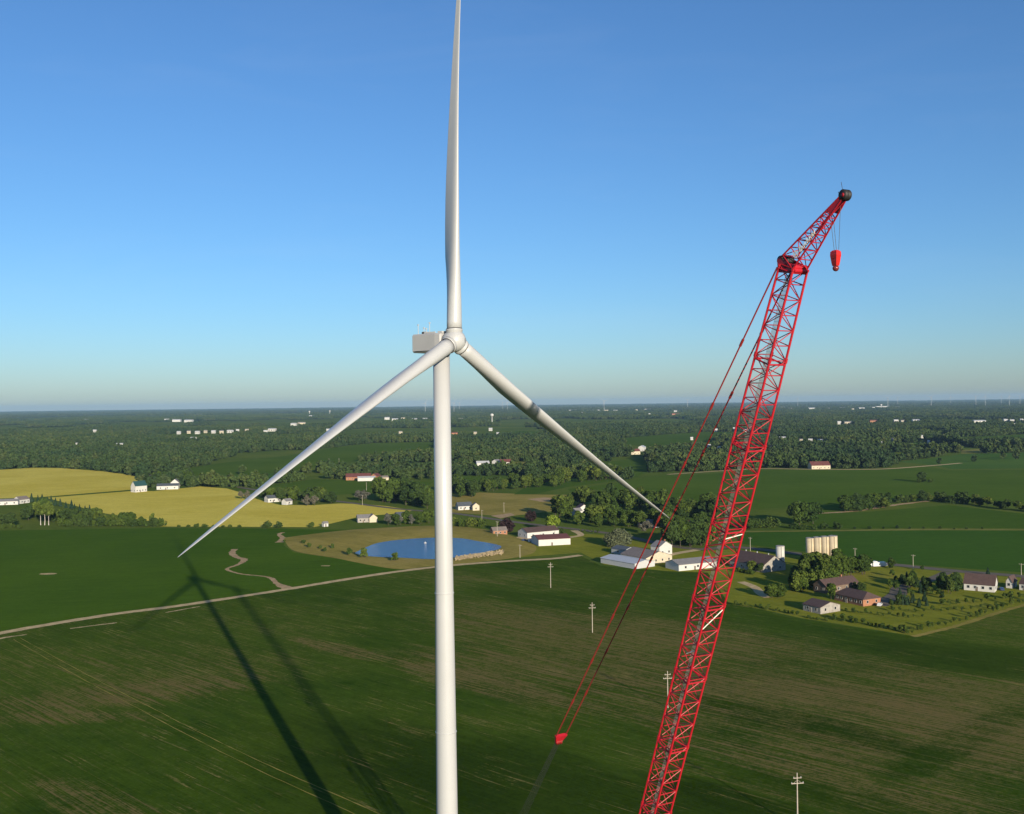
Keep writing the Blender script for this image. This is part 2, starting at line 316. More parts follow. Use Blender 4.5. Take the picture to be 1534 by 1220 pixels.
# green fields further out
def gf(name, lo, hi, soil=(0.17, 0.15, 0.07), amt=-0.3, rot=0.3): M[name] = field_mat(name, lo, hi, soil, amt, 0.15, 0.005, rot=rot); return M[name]
gf('grn1', (0.06, 0.122, 0.013), (0.085, 0.15, 0.018), amt=-0.2); gf('grn2', (0.072, 0.135, 0.014), (0.10, 0.165, 0.02), amt=-0.12); gf('grn3', (0.066, 0.145, 0.026), (0.095, 0.175, 0.03))
gf('grn4', (0.044, 0.112, 0.014), (0.06, 0.135, 0.017)); gf('pale', (0.20, 0.21, 0.05), (0.26, 0.25, 0.07))
FLD = [
 ('grn4', [(1095, 798), (1190, 797), (1400, 795), (1534, 795.5), (1700, 797), (1700, 862), (1534, 858), (1350, 845), (1250, 833), (1180, 823), (1110, 815)], 'dark green crop field behind the grain silos'),
 ('grn1', [(1205, 771), (1300, 767), (1420, 757), (1534, 770), (1700, 785), (1700, 793), (1534, 792), (1400, 791), (1220, 792)], 'green field between two hedgerows on the right'),
 ('grn2', [(850, 733), (940, 722), (975, 714), (1040, 712), (1140, 703.5), (1230, 704.5), (1320, 704), (1390, 699), (1420, 705), (1534, 704), (1700, 702), (1700, 768), (1534, 757), (1400, 747), (1290, 754), (1255, 766), (1210, 768), (1180, 760), (1100, 765), (1000, 752), (900, 742), (860, 741)], 'large bright green field below the dark wood'),
 ('grn3', [(1345, 692), (1440, 681), (1534, 678), (1700, 676), (1700, 700), (1534, 702), (1425, 703), (1395, 697)], 'green field with scattered trees at far right'),
 ('pale', [(1440, 675), (1490, 671), (1534, 672), (1700, 670), (1700, 675), (1534, 677), (1440, 680)], 'pale yellow strip of field at far right'),
 ('grn3', [(285, 714), (430, 708), (445, 712), (400, 727), (330, 727), (290, 722)], 'green field above the wheat road'),
 ('grn2', [(270, 703), (330, 694), (430, 683), (520, 668), (560, 664), (655, 662), (655, 682), (560, 688), (470, 698), (430, 708), (300, 713)], 'rolling green field left of the turbine tower'),
 ('grn2', [(400, 728), (470, 718), (530, 720), (580, 722), (650, 722), (640, 728), (570, 737), (500, 742), (410, 741)], 'bright green field in front of the red-roofed farmstead'),
 ('grn2', [(676, 714), (760, 713), (800, 719), (775, 728), (700, 737), (676, 737)], 'bright green field just right of the turbine tower'),
 ('grn2', [(840, 700), (880, 695), (962, 686.5), (985, 702), (955, 714), (870, 711), (825, 708)], 'bright green field under the right blade'),
 ('pale', [(718, 697), (780, 692), (850, 691), (840, 698), (770, 704), (722, 703)], 'pale grass yard of the farm before the wood'),
 ('grn1', [(915, 658), (1000, 651), (1060, 647), (1165, 649), (1165, 653), (1080, 658), (1060, 667), (985, 672), (925, 664)], 'green field far behind the right blade'),
 ('grn1', [(1432, 656), (1534, 651), (1700, 649), (1700, 664), (1534, 666), (1436, 667)], 'green field in the distant woods at far right'),
 ('grn1', [(690, 652), (780, 646), (850, 648), (800, 655), (700, 659)], 'green clearing in the distant woods right of the tower'),
 ('grn3', [(1160, 668), (1300, 665), (1400, 663), (1420, 667), (1300, 670), (1165, 672)], 'narrow green field behind the dark wood'),
 ('grn1', [(800, 722), (835, 716), (930, 717), (965, 713), (930, 720), (850, 730), (800, 741), (770, 741)], 'grassy strip below the bright field'),
]
for k, (m, p, lab) in enumerate(FLD): sheet('green_field', p, M[m], 0.04 + 0.004 * k, lab)
sheet('meadow_patch', [(676, 741), (720, 738), (800, 741), (870, 742), (840, 752), (830, 766), (760, 774), (676, 768)], M['tan_grass'], 0.035, 'olive meadow beside the houses right of the tower')
sheet('bare_plot', [(790, 748), (815, 745.5), (835, 747), (832, 751), (810, 752)], M['dirt'], 0.06, 'small bare brown plot in the meadow', keep=False)
sheet('bare_plot', [(735, 773), (765, 769), (772, 772), (750, 777)], M['dirt'], 0.06, 'narrow bare plot by the road', keep=False)

# tracks, roads, washed-out gullies
ribbon('farm_track', [(p[0], p[1], 4.5) for p in TR], M['gravel'], 0.075, 'pale gravel farm track running past the pond', ragged=0.12)
for q_, lb in (([(-40, 968, 1.3), (0, 957, 1.5), (40, 951, 0.7)], 'leftmost'), ([(105, 942, .8), (165, 934.5, 1.3), (175, 933, .6)], 'second'), ([(248, 918, .8), (285, 911.5, 1.2), (300, 909, .5)], 'rightmost')):
    ribbon('bare_strip', q_, M['gravel'], 0.08, lb + ' of the pale bare strips beside the gravel farm track', ragged=0.5)
ribbon('gully', [(352, 823, 3.4), (348, 829, 3.6), (355, 835, 3.6), (366, 839, 3.4), (357, 846, 2.2), (340, 853, 1.8), (360, 860, 1.6), (388, 863, 1.4), (405, 866, 2.2), (416, 875, 2.8), (434, 883, 6)], M['dirt'], 0.07, 'winding washed-out gully of bare soil in the dark green field', ragged=0.25)
ribbon('gully', [(424, 798, 3), (418, 801, 2.6), (424, 807, 4), (418, 813, 4.5)], M['dirt'], 0.07, 'short washed-out gully near the pond trees', ragged=0.25)
ribbon('bare_patch', [(60, 860, 2.5), (72, 860, 4.5), (84, 860, 2.5)], M['gravel'], 0.07, 'oval pale bare patch in the dark green field', ragged=0.1)
ribbon('bare_patch', [(481, 848, 1.5), (494, 848, 2.5)], M['gravel'], 0.07, 'small pale streak in the dark green field by the pond')
ribbon('road', [(1750, 886, 7), (1534, 864, 7), (1430, 855.5, 7), (1300, 842, 7), (1180, 828, 7), (1100, 820, 7), (1045, 823, 7), (990, 815, 6), (930, 802, 6), (870, 794, 6), (800, 786, 6), (740, 778, 6), (676, 769, 6), (600, 763, 6), (520, 753, 6), (440, 743, 6), (350, 729, 6), (260, 716, 6), (160, 706, 6)], M['asphalt'], 0.085, 'grey country road behind the farm buildings')
ribbon('road', [(1120, 703, 6), (1000, 711, 6)], M['gravel'], 0.12, 'pale lane below the dark wood')
ribbon('road', [(1080, 706, 7), (1140, 702.5, 8), (1230, 703.5, 8), (1320, 703, 8), (1400, 697.5, 7), (1440, 694, 6)], M['gravel'], 0.13, 'pale lane along the foot of the dark wood')
ribbon('driveway', [(860, 795, 5), (870, 802, 4), (850, 806, 4), (820, 812, 4)], M['gravel'], 0.09, 'gravel driveway to the red-roofed barn')
ribbon('driveway', [(770, 806, 9), (795, 808, 8), (800, 812, 8)], M['gravel'], 0.09, 'gravel yard in front of the white house by the pond')
ribbon('driveway', [(1045, 824, 5), (1010, 830, 5), (975, 838, 6)], M['gravel'], 0.09, 'gravel drive between the long sheds')
ribbon('driveway', [(1110, 872, 4), (1130, 880, 4), (1140, 890, 4), (1150, 896, 3)], M['gravel'], 0.09, 'gravel path through the farm garden')
ribbon('driveway', [(1312, 907, 8), (1330, 900, 7), (1345, 890, 7), (1350, 880, 6), (1390, 870, 5), (1420, 857, 5)], M['asphalt'], 0.09, 'dark driveway of the brick house')
ribbon('field_edge', [(1368, 954, 2.2), (1410, 944, 2.2), (1450, 933, 2.2), (1490, 920, 2.2), (1534, 907, 2.2), (1650, 875, 2.2)], M['tan_grass'], 0.08, 'dry grass strip along the edge of the lawn', ragged=0.3)
ribbon('field_edge', [(1100, 797, 5), (1190, 796, 5), (1400, 793.5, 5), (1534, 794, 5), (1700, 795, 5)], M['pale'], 0.10, 'pale grass margin along the hedgerow on the right', ragged=0.3)
ribbon('field_edge', [(1215, 770, 4), (1280, 766, 5), (1340, 757, 5), (1390, 751, 4)], M['dirt'], 0.11, 'sandy lane under the right-hand hedgerow', ragged=0.3)
for a in (( [(20, 958), (110, 1010), (200, 1058), (290, 1106), (400, 1160), (520, 1215), (640, 1275)], 'long wheel track across the crop field'), ([(30, 956), (121, 1006), (212, 1053), (304, 1100), (416, 1153), (538, 1206), (660, 1264)], 'parallel wheel track across the crop field')):
    ribbon('wheel_track', [(p[0], p[1], 0.2) for p in a[0]], M['tan_grass'], 0.06, a[1], ragged=0.9)
# ------------------------------------------------------------------ pond with its bank
pond_px = [(531, 829), (545, 822), (566, 814), (600, 809), (650, 806), (690, 807), (715, 811), (738, 815), (751, 819), (745, 824), (725, 828), (700, 833), (670, 837), (640, 838), (600, 836), (570, 835), (545, 833)]
outer_px = [(425, 806), (470, 800), (520, 794.5), (580, 790.5), (645, 788), (700, 790), (745, 797), (775, 806), (800, 815), (800, 828), (770, 836), (720, 842), (680, 846), (640, 849), (600, 853), (555, 847), (500, 836), (440, 825)]
def resample(pts, n):
    P = smoothline(pts + [pts[0]], 12); P = [Vector(p) for p in P]; ds = [0]
    for a, b in zip(P, P[1:]): ds.append(ds[-1] + (b - a).length)
    out = []
    for k in range(n):
        s = ds[-1] * k / n; i = max(j for j in range(len(ds)) if ds[j] <= s); i = min(i, len(P) - 2)
        t = (s - ds[i]) / max(1e-6, ds[i + 1] - ds[i]); out.append(P[i].lerp(P[i + 1], t))
    return out
PW = [(G(*p).x, G(*p).y) for p in pond_px]; OW = [(G(*p).x, G(*p).y) for p in outer_px]
cx = sum(p[0] for p in PW) / len(PW); cy = sum(p[1] for p in PW) / len(PW)
def polar(pts, n=120):
    P = [Vector(p) for p in resample(pts, 600)]; res = []
    for k in range(n):
        a = 2 * math.pi * k / n; best = min(P, key=lambda p: abs((math.atan2(p.y - cy, p.x - cx) - a + math.pi) % (2 * math.pi) - math.pi)); res.append(best)
    return res
pin, pout = polar(PW), polar(OW)
vs = []; fs = []; prof = [(0.0, 0.12), (0.12, 0.55), (0.35, 1.3), (0.6, 1.6), (0.85, 0.7), (1.0, 0.02)]
n = len(pin)
for (t, h) in prof:
    for a, b in zip(pin, pout):
        p = a.lerp(b, t); back = max(0.12, min(1.0, (p.y - cy) / 60 + 0.35)); vs.append((p.x, p.y, 0.05 + h * back * (1.0 if 0 < t < 1 else 0.5)))
for k in range(len(prof) - 1):
    for i in range(n): fs.append((k * n + i, k * n + (i + 1) % n, (k + 1) * n + (i + 1) % n, (k + 1) * n + i))
bank = link('pond_bank', mesh('pond_bank', vs, fs, True), None, M['tan_grass']); tag(bank, 'tan grassy bank rising round the pond', kind='structure'); FIELDS.append(np.array(OW))
wm, wt, wb = mat_new('pond_water')
wb.inputs['Base Color'].default_value = (0.012, 0.085, 0.23, 1); wb.inputs['Roughness'].default_value = 0.12; wb.inputs['IOR'].default_value = 1.33
bn = N(wt, 'ShaderNodeBump'); bn.inputs['Strength'].default_value = 0.9; bn.inputs['Distance'].default_value = 0.35
L(wt, noise(wt, coord(wt, (1, 1, 1)), 0.7, 4, 0.65), bn.inputs['Height']); L(wt, bn.outputs[0], wb.inputs['Normal'])
M['water'] = wm
pw = link('pond_water', mesh('pond_water', [(p.x, p.y, 0.16) for p in pin], [tuple(range(n))]), None, wm); tag(pw, 'deep blue pond beside the turbine tower', kind='structure')
for px_, py_, nm, lab in ((637, 814, 'fountain_float', 'small white float on the blue pond'),):
    c = G(px_, py_, 0.16); t = MB(); t.lathe([(0.9, 0), (1.0, 0.2), (0.8, 0.5), (0.5, 0.6)], 16); root = empty(nm, c); t.build('float', M['wall_white'], root, True)
    t = MB(); t.lathe([(0.12, 0.6), (0.1, 1.3), (0.25, 1.4)], 10); t.build('nozzle', M['wall_white'], root); tag(root, lab, 'float')
# rubble along the near shore, one pile of uncountable stones
rk = MB()
for k in range(900):
    t = random.random(); px_ = 682 + 72 * t; py_ = 838 - 10 * t + random.gauss(0, 1.3)
    c = G(px_, py_); s = random.uniform(0.25, 0.95); zz = 0.15 + random.uniform(0, 0.7)
    q = Matrix.Rotation(random.random() * 6.28, 3, Vector((random.random(), random.random(), random.random() + 0.1)).normalized())
    vv = [c + Vector((0, 0, zz)) + q @ Vector((a * s * random.uniform(.7, 1.1), b * s * random.uniform(.7, 1.1), d * s * 0.7)) for d in (-.5, .5) for a, b in ((-.5, -.5), (.5, -.5), (.5, .5), (-.5, .5))]
    rk.add(vv, [(3, 2, 1, 0), (4, 5, 6, 7), (0, 1, 5, 4), (1, 2, 6, 5), (2, 3, 7, 6), (3, 0, 4, 7)])
tag(rk.build('rubble', M['rock']), 'tan rubble stones heaped along the near pond shore', 'rubble', kind='stuff')
# ------------------------------------------------------------------ wind turbine
YAW, TILT, AZ = rad(50.18), rad(5.69), rad(3.21)
hub = atY(681, 511, 156.7); BL = 60.0
ax = Vector((math.sin(YAW) * math.cos(TILT), -math.cos(YAW) * math.cos(TILT), math.sin(TILT)))
ah = Vector((math.sin(YAW), -math.cos(YAW), 0)); hh = Vector((math.cos(YAW), math.sin(YAW), 0)); vv_ = hh.cross(ax); vv_ = vv_ if vv_.z > 0 else -vv_
tw = Vector((hub.x, hub.y, 0)) - ah * 2.9
turb = empty('wind_turbine', (tw.x, tw.y, 0)); tag(turb, 'tall white three-bladed wind turbine standing in the crop field', 'wind turbine')
T0 = Vector((tw.x, tw.y, 0))
m = MB(); zt = hub.z - 2.0
m.lathe([(2.0, 0), (1.95, 4), (1.80, 15), (1.66, 36), (1.52, 58), (1.40, 75), (1.32, zt)], 64)
tower = m.build('tower', M['white'], turb, True)
for z in (22.0, 44.0, 66.0):
    r = 1.95 + (1.32 - 1.95) * z / zt
    m = MB(); m.lathe([(r - 0.05, z - 0.05), (r + 0.012, z - 0.04), (r + 0.012, z + 0.04), (r - 0.05, z + 0.05)], 64); m.build('flange_seam', M['white'], tower, True)
m = MB(); m.box((0, -2.0, 3.2), (1.0, 0.2, 2.2)); m.build('door', M['nacelle'], tower)
m = MB(); m.lathe([(1.30, zt - 0.1), (1.45, zt), (1.45, zt + 0.35), (1.3, zt + 0.4)], 48); m.build('yaw_collar', M['white'], turb, True)
# nacelle: bevelled box in its own frame (x forward)
Rn = Matrix((( ah.x, -hh.x, 0), (ah.y, -hh.y, 0), (0, 0, 1)))
def nac(pts): return [Rn @ Vector(p) for p in pts]
zb, ztp = hub.z - 1.75, hub.z + 1.35
def section(x, w, z0, z1, c=0.25): return [(x, -w, z0 + c), (x, -w, z1 - c), (x, -w + c, z1), (x, w - c, z1), (x, w, z1 - c), (x, w, z0 + c), (x, w - c, z0), (x, -w + c, z0)]
secs = [section(-4.9, 1.55, zb + 0.25, ztp - 0.15), section(-4.75, 1.68, zb + 0.12, ztp - 0.02), section(0.2, 1.72, zb, ztp), section(1.15, 1.6, zb + 0.1, ztp - 0.08), section(1.3, 1.35, zb + 0.35, ztp - 0.35)]
vs = []; fs = []
for s in secs: vs += nac(s)
for k in range(len(secs) - 1):
    for i in range(8): fs.append((k * 8 + i, k * 8 + (i + 1) % 8, (k + 1) * 8 + (i + 1) % 8, (k + 1) * 8 + i))
fs += [tuple(range(7, -1, -1)), tuple((len(secs) - 1) * 8 + i for i in range(8))]
nacelle = link('nacelle', mesh('nacelle', vs, fs), turb, M['nacelle'])
bm = bmesh.new(); bm.from_mesh(nacelle.data); bmesh.ops.recalc_face_normals(bm, faces=bm.faces[:]); bm.to_mesh(nacelle.data); bm.free()
def nbox(name, c, size, mat, par=None):
    b = MB(); b.box((0, 0, 0), size); b.v = [Rn @ (v + Vector(c)) for v in b.v]; return b.build(name, mat, par or nacelle)
nbox('roof_hatch', (0.75, 0, ztp + 0.12), (0.9, 2.2, 0.3), M['white'])
nbox('roof_rail', (-1.2, 1.35, ztp + 0.12), (2.4, 0.12, 0.22), M['white'])
nbox('cooler', (-3.2, 0.2, ztp + 0.2), (0.7, 1.0, 0.4), M['nacelle'])
nbox('cooler_vent', (-3.2, 0.75, ztp + 0.18), (0.6, 0.12, 0.3), M['dark'])
nbox('side_vent', (-1.9, 1.735, zb + 0.35), (4.6, 0.05, 0.05), M['dark'])
for x, y, h in ((-4.2, 0.9, 1.5), (-4.2, -0.4, 1.1), (-2.4, 0.9, 0.8), (-3.4, -0.9, 1.9)):
    b = MB(); b.tube((x, y, ztp), (x, y, ztp + h), 0.05); b.box((x, y, ztp + h), (0.22, 0.22, 0.16)); b.v = [Rn @ v for v in b.v]; b.build('wind_sensor', M['white'], nacelle)
# hub and spinner
hb = MB(); hl = hub - T0
hb.lathe([(1.05, -1.55), (1.5, -1.35), (1.72, -0.7), (1.75, 0.0), (1.62, 0.7), (1.3, 1.25), (0.8, 1.6), (0.3, 1.72)], 40, hl, ax)
hubo = hb.build('hub', M['white'], turb, True)
b = MB(); b.lathe([(1.0, -1.9), (1.35, -1.85), (1.35, -1.5), (1.0, -1.45)], 32, hl, ax); b.build('bearing_ring', M['dark'], hubo, True)
dirs = [(math.sin(AZ + k * 2 * math.pi / 3) * hh + math.cos(AZ + k * 2 * math.pi / 3) * vv_, math.cos(AZ + k * 2 * math.pi / 3) * hh - math.sin(AZ + k * 2 * math.pi / 3) * vv_) for k in range(3)]
for k, (d, t) in enumerate(dirs):
    b = MB(); b.lathe([(1.3, 0.2), (1.3, 1.55), (1.34, 1.6), (1.34, 1.8), (1.2, 1.82)], 36, hl, d); b.build('blade_collar', M['white'], hubo, True)
    b = MB(); b.lathe([(1.19, 1.81), (1.27, 1.81), (1.27, 1.93), (1.19, 1.93)], 36, hl, d); b.build('pitch_seal', M['dark'], hubo, True)
# round emblem on the spinner side
e = (ax * 0.75 + (dirs[0][0] * 0.35 + dirs[1][0] * 0.75) * 0.55).normalized(); ec = hl + e * 1.60
b = MB(); nn = 28
eu = e.orthogonal().normalized(); ev = e.cross(eu)
for r0, r1 in ((0.27, 0.34), (0.0, 0.10)):
    vs = [ec + (eu * math.cos(6.2832 * i / nn) + ev * math.sin(6.2832 * i / nn)) * r + e * 0.2 for r in (r0, r1) for i in range(nn)]
    b.add(vs, [(i, (i + 1) % nn, nn + (i + 1) % nn, nn + i) for i in range(nn)])
b.build('emblem', M['roof_grey'], hubo)
# blades
rs = [0.03, 0.05, 0.08, 0.11, 0.14, 0.17, 0.20, 0.23, 0.27, 0.32, 0.38, 0.44, 0.5, 0.56, 0.62, 0.68, 0.74, 0.8, 0.85, 0.9, 0.94, 0.97, 0.985, 0.995, 1.0]
ch = np.interp(rs, [0, .05, .11, .17, .23, .3, .4, .5, .6, .7, .8, .9, .95, .98, 1], [2.36, 2.36, 2.65, 3.1, 3.4, 3.4, 3.15, 2.7, 2.2, 1.75, 1.36, .98, .72, .45, .1])
th = np.interp(rs, [0, .05, .11, .17, .23, .3, .4, .5, .7, 1], [1, 1, .82, .58, .44, .36, .29, .25, .2, .16])
bl = np.interp(rs, [0, .05, .1, .17, .23, 1], [0, 0, .25, .7, 1, 1])
NB = 36
blade_me = []
for k, (d, t) in enumerate(dirs):
    vs = []; fs = []
    for r, c, tk, q in zip(rs, ch, th, bl):
        beta = rad(91 + 14 * (1 - r) ** 1.5)
        le = math.cos(beta) * t + math.sin(beta) * ax; nrm = d.cross(le)
        ctr = hl + d * (BL * r) + ax * (BL * r * math.tan(rad(2.2)) + 2.9 * r * r)
        for i in range(NB):
            a = 2 * math.pi * i / NB; xc = 0.5 + 0.5 * math.cos(a)        # 0 = leading edge at a=pi
            circ = (0.5 * math.cos(a), 0.5 * math.sin(a))
            yt = 5 * 1.0 * (0.2969 * math.sqrt(max(xc, 0)) - 0.126 * xc - 0.3516 * xc ** 2 + 0.2843 * xc ** 3 - 0.1036 * xc ** 4)
            foil = (xc - 0.33, (yt * tk if a < math.pi else -yt * tk * 0.8) + 0.03 * math.sin(math.pi * xc))
            x = circ[0] * (1 - q) + foil[0] * q; y = circ[1] * tk * (1 - q) / 1.0 + foil[1] * q
            vs.append(ctr - le * (x * c) + nrm * (y * c))
    for j in range(len(rs) - 1):
        for i in range(NB): fs.append((j * NB + i, j * NB + (i + 1) % NB, (j + 1) * NB + (i + 1) % NB, (j + 1) * NB + i))
    fs += [tuple(range(NB - 1, -1, -1)), tuple((len(rs) - 1) * NB + i for i in range(NB))]
    bo = link('blade', mesh('blade', vs, fs, True), turb, M['white'])
    bm = bmesh.new(); bm.from_mesh(bo.data); bmesh.ops.recalc_face_normals(bm, faces=bm.faces[:]); bm.to_mesh(bo.data); bm.free()
b = MB(); b.lathe([(3.2, 0.0), (3.2, 0.25), (2.4, 0.5), (2.05, 0.55)], 40); b.build('foundation', M['concrete'], turb)
ribbon('turbine_pad', [(640, 1345, 14), (700, 1400, 16), (900, 1500, 14)], M['gravel'], 0.07, 'gravel pad at the foot of the turbine')

# ------------------------------------------------------------------ red lattice crane
PSI = rad(-61); lu = Vector((math.cos(PSI), math.sin(PSI), 0)); ln_ = Vector((math.sin(PSI), -math.cos(PSI), 0))
head = atY(1189, 400, 105.0)
lo, hi = 0.0, 0.6
for _ in range(50):
    lam = (lo + hi) / 2; dd = lu * math.sin(lam) + Vector((0, 0, math.cos(lam)))
    s0, s1 = 0.0, 90.0
    for _ in range(40):
        sm = (s0 + s1) / 2
        if proj(head - dd * sm)[1] < 1215: s0 = sm
        else: s1 = sm
    if proj(head - dd * sm)[0] > 982: lo = lam
    else: hi = lam
bd = dd; bb = (-lu * math.cos(lam) + Vector((0, 0, math.sin(lam))))     # boom direction, boom back direction
BLEN = (head.z - 2.2) / bd.z; foot = head - bd * BLEN
SEE = sm + 3                                                              # length of boom that shows above the lower frame edge
C0 = Vector((foot.x, foot.y, 0)) - lu * 1.5
crane = empty('lattice_boom_crane', C0); tag(crane, 'red lattice boom crane standing beside the turbine', 'crane')
def W(p): return Vector(p) - C0
def bw(s):      # half width at distance s below the head
    return 0.5 * float(np.interp(s, [0, 3, 16, 30, BLEN - 9, BLEN], [2.05, 2.12, 2.45, 2.6, 2.6, 0.9]))
def cp(s, i, j):   # chord point, i along side normal, j along back
    h = bw(s); return W(head - bd * s + ln_ * (i * h) + bb * (j * h))
SECL = 10.0; nsec = int(math.ceil(BLEN / SECL)); CH = [(-1, 1), (1, 1), (1, -1), (-1, -1)]
rest = MB()
for k in range(nsec):
    a, e = k * SECL, min((k + 1) * SECL, BLEN)
    sec = empty('boom_section'); sec.parent = crane
    for (i, j) in CH:
        bar('chord', cp(a, i, j), cp(e, i, j), 0.13, M['red'], sec)
        bar('connector', cp(a + 0.25, i, j), cp(max(0, a - 0.25), i, j), 0.19, M['red'], sec)
    nb = 6; step = (e - a) / nb
    for q in range(nb):
        s = a + q * step
        for f in range(4):
            (i0, j0), (i1, j1) = CH[f], CH[(f + 1) % 4]
            A, B_, A2, B2 = cp(s, i0, j0), cp(s, i1, j1), cp(s + step, i0, j0), cp(s + step, i1, j1)
            flip = (q + f) % 2
            if s < SEE:
                bar('brace', A, B_, 0.058, M['red'], sec)
                bar('brace', A if flip else B_, B2 if flip else A2, 0.052, M['red'], sec)
                if q == 0 and f == 1 and k % 2 == 0: bar('brace', B_ if flip else A, A2 if flip else B2, 0.06, M['red'], sec)
            else:
                rest.tube(A, B_, 0.055, n=6); rest.tube(A if flip else B_, B2 if flip else A2, 0.05, n=6)
    if s < SEE + 10:   # stiffening frame plates at the section joints
        for f in range(4):
            (i0, j0), (i1, j1) = CH[f], CH[(f + 1) % 4]
            bar('joint_frame', cp(a + 0.45, i0, j0), cp(a + 0.45, i1, j1), 0.10, M['red'], sec)
        bar('joint_frame', cp(a + 0.45, -1, 1), cp(a + 0.45, 1, -1), 0.05, M['red'], sec)
# pale reflective brace strips seen on the boom
def s_at(y):
    a_, b_ = 0.0, BLEN
    for _ in range(40):
        c_ = (a_ + b_) / 2
        if proj(head - bd * c_)[1] < y: a_ = c_
        else: b_ = c_
    return c_
for y0, y1, i0, j0, i1, j1 in ((799, 794, 1, -1, -1, -1), (934, 906, 1, -1, -1, -1), (978, 966, 1, 0.1, 1, -0.8)):
    bar('guard_strip', cp(s_at(y0), i0, j0), cp(s_at(y1), i1, j1), 0.06, M['letter'], crane)
lr = rest.build('lower_lacing', M['red'], crane); lr['kind'] = 'stuff'
# hoist ropes along the back of the boom
for k in range(5):
    o_ = -0.35 + 0.15 * k
    A = W(head - bd * 1.0 + ln_ * o_ + bb * 0.55); B_ = W(head - bd * (BLEN - 3) + ln_ * (o_ * 0.9) + bb * 0.45)
    bar('hoist_rope', A, B_, 0.026, M['rope'], crane)
# boom head: plates, sheave nest, tie box
hp = MB()
for i in (-1, 1):
    for (s, off, sz) in ((0.2, 0, 1.0),):
        pts = [head + ln_ * (i * 0.95) - bd * 0.9 + bb * 1.05, head + ln_ * (i * 0.95) + bd * 0.35 + bb * 1.6, head + ln_ * (i * 0.95) + bd * 0.55 + bb * 1.2, head + ln_ * (i * 0.95) + bd * 0.25 - bb * 0.9, head + ln_ * (i * 0.95) - bd * 0.5 - bb * 1.15]
        vs = [W(p + ln_ * 0.05) for p in pts] + [W(p - ln_ * 0.05) for p in pts]
        hp.add(vs, [tuple(range(5)), tuple(range(9, 4, -1))] + [(q, (q + 1) % 5, 5 + (q + 1) % 5, 5 + q) for q in range(5)])
hp.tube(W(head - ln_ * 1.0 + bb * 0.2), W(head + ln_ * 1.0 + bb * 0.2), 0.28, n=12); hp.tube(W(head - ln_ * 1.0 - bb * 0.75 + bd * .1), W(head + ln_ * 1.0 - bb * 0.75 + bd * .1), 0.3, n=12)
bh = hp.build('boom_head', M['red'], crane)
for k in range(5):
    s = MB(); c = W(head + bb * 1.35 + bd * 0.35 + ln_ * (-0.7 + 0.35 * k)); s.lathe([(0.2, -0.1), (0.48, -0.1), (0.42, -0.03), (0.42, 0.03), (0.48, 0.1), (0.2, 0.1)], 24, c, ln_); s.build('sheave', M['dark'], bh, True)
tb = MB(); tb.tube(W(head + ln_ * 0.9 - bb * 1.0 - bd * 0.2), W(head - ln_ * 0.9 - bb * 1.0 - bd * 0.2), 0.26, n=10); tb.build('tie_box', M['red'], bh)
# fixed tip: four chords closing on the point sheave, in the luffing plane
tip = onplane(1262, 298, head, ln_); jr = head + bd * 0.45; jd = (tip - jr).normalized(); JL = (tip - jr).length
jb = ln_.cross(jd).normalized(); jb = jb if jb.dot(bb) > 0 else -jb
def jp(s, i, j):
    f = s / JL; wv = 1.0 * (1 - f) + 0.28 * f; wb_ = 1.05 * (1 - f) + 0.22 * f
    return W(jr + jd * s + ln_ * (i * wv) + jb * (j * wb_ + 0.0))
jib = empty('boom_tip'); jib.parent = crane
for (i, j) in CH: bar('chord', jp(0, i, j), jp(JL, i, j), 0.095, M['red'], jib)
ss = [0.0, 1.25, 2.4, 3.4, 4.3, 5.1, 5.8, 6.4]; ss = [s for s in ss if s < JL - 0.3]
for q, s in enumerate(ss):
    s2 = ss[q + 1] if q + 1 < len(ss) else JL
    for f in range(4):
        (i0, j0), (i1, j1) = CH[f], CH[(f + 1) % 4]; flip = (q + f) % 2
        bar('brace', jp(s, i0, j0), jp(s, i1, j1), 0.055, M['red'], jib)
        bar('brace', jp(s, i0, j0) if flip else jp(s, i1, j1), jp(s2, i1, j1) if flip else jp(s2, i0, j0), 0.045, M['red'], jib)
for i in (-1, 1):   # plated end of the tip
    pl = MB(); q = [jp(JL - 2.0, i, 1), jp(JL + 0.2, i, 1), jp(JL + 0.2, i, -1), jp(JL - 1.6, i, -1)]
    pl.add([p + ln_ * 0.04 for p in q] + [p - ln_ * 0.04 for p in q], [(0, 1, 2, 3), (7, 6, 5, 4), (0, 4, 5, 1), (1, 5, 6, 2), (2, 6, 7, 3), (3, 7, 4, 0)]); pl.build('end_plate', M['red'], jib)
bar('back_link', W(head + bb * 1.6 + bd * 0.4 + ln_ * 0.8), jp(0.2, 1, 1), 0.09, M['red'], jib); bar('back_link', W(head + bb * 1.6 + bd * 0.4 - ln_ * 0.8), jp(0.2, -1, 1), 0.09, M['red'], jib)
TC = W(tip + jd * 0.45)
for o_ in (-0.22, 0.22):
    s = MB(); s.lathe([(0.12, -0.12), (0.56, -0.12), (0.48, -0.04), (0.48, 0.04), (0.56, 0.12), (0.12, 0.12)], 28, TC + ln_ * o_, ln_); s.build('point_sheave', M['dark'], jib, True)
s = MB(); s.lathe([(0.05, -0.4), (0.2, -0.38), (0.2, 0.38), (0.05, 0.4)], 14, TC, ln_); s.build('axle', M['red'], jib, True)
bar('antenna', TC + jb * 0.4, TC + jb * 0.55 + Vector((-0.1, 0, 0.95)), 0.025, M['dark'], jib); bar('antenna', TC + jb * 0.2 - jd * 0.5, TC + jb * 0.95 - jd * 0.35, 0.03, M['dark'], jib)
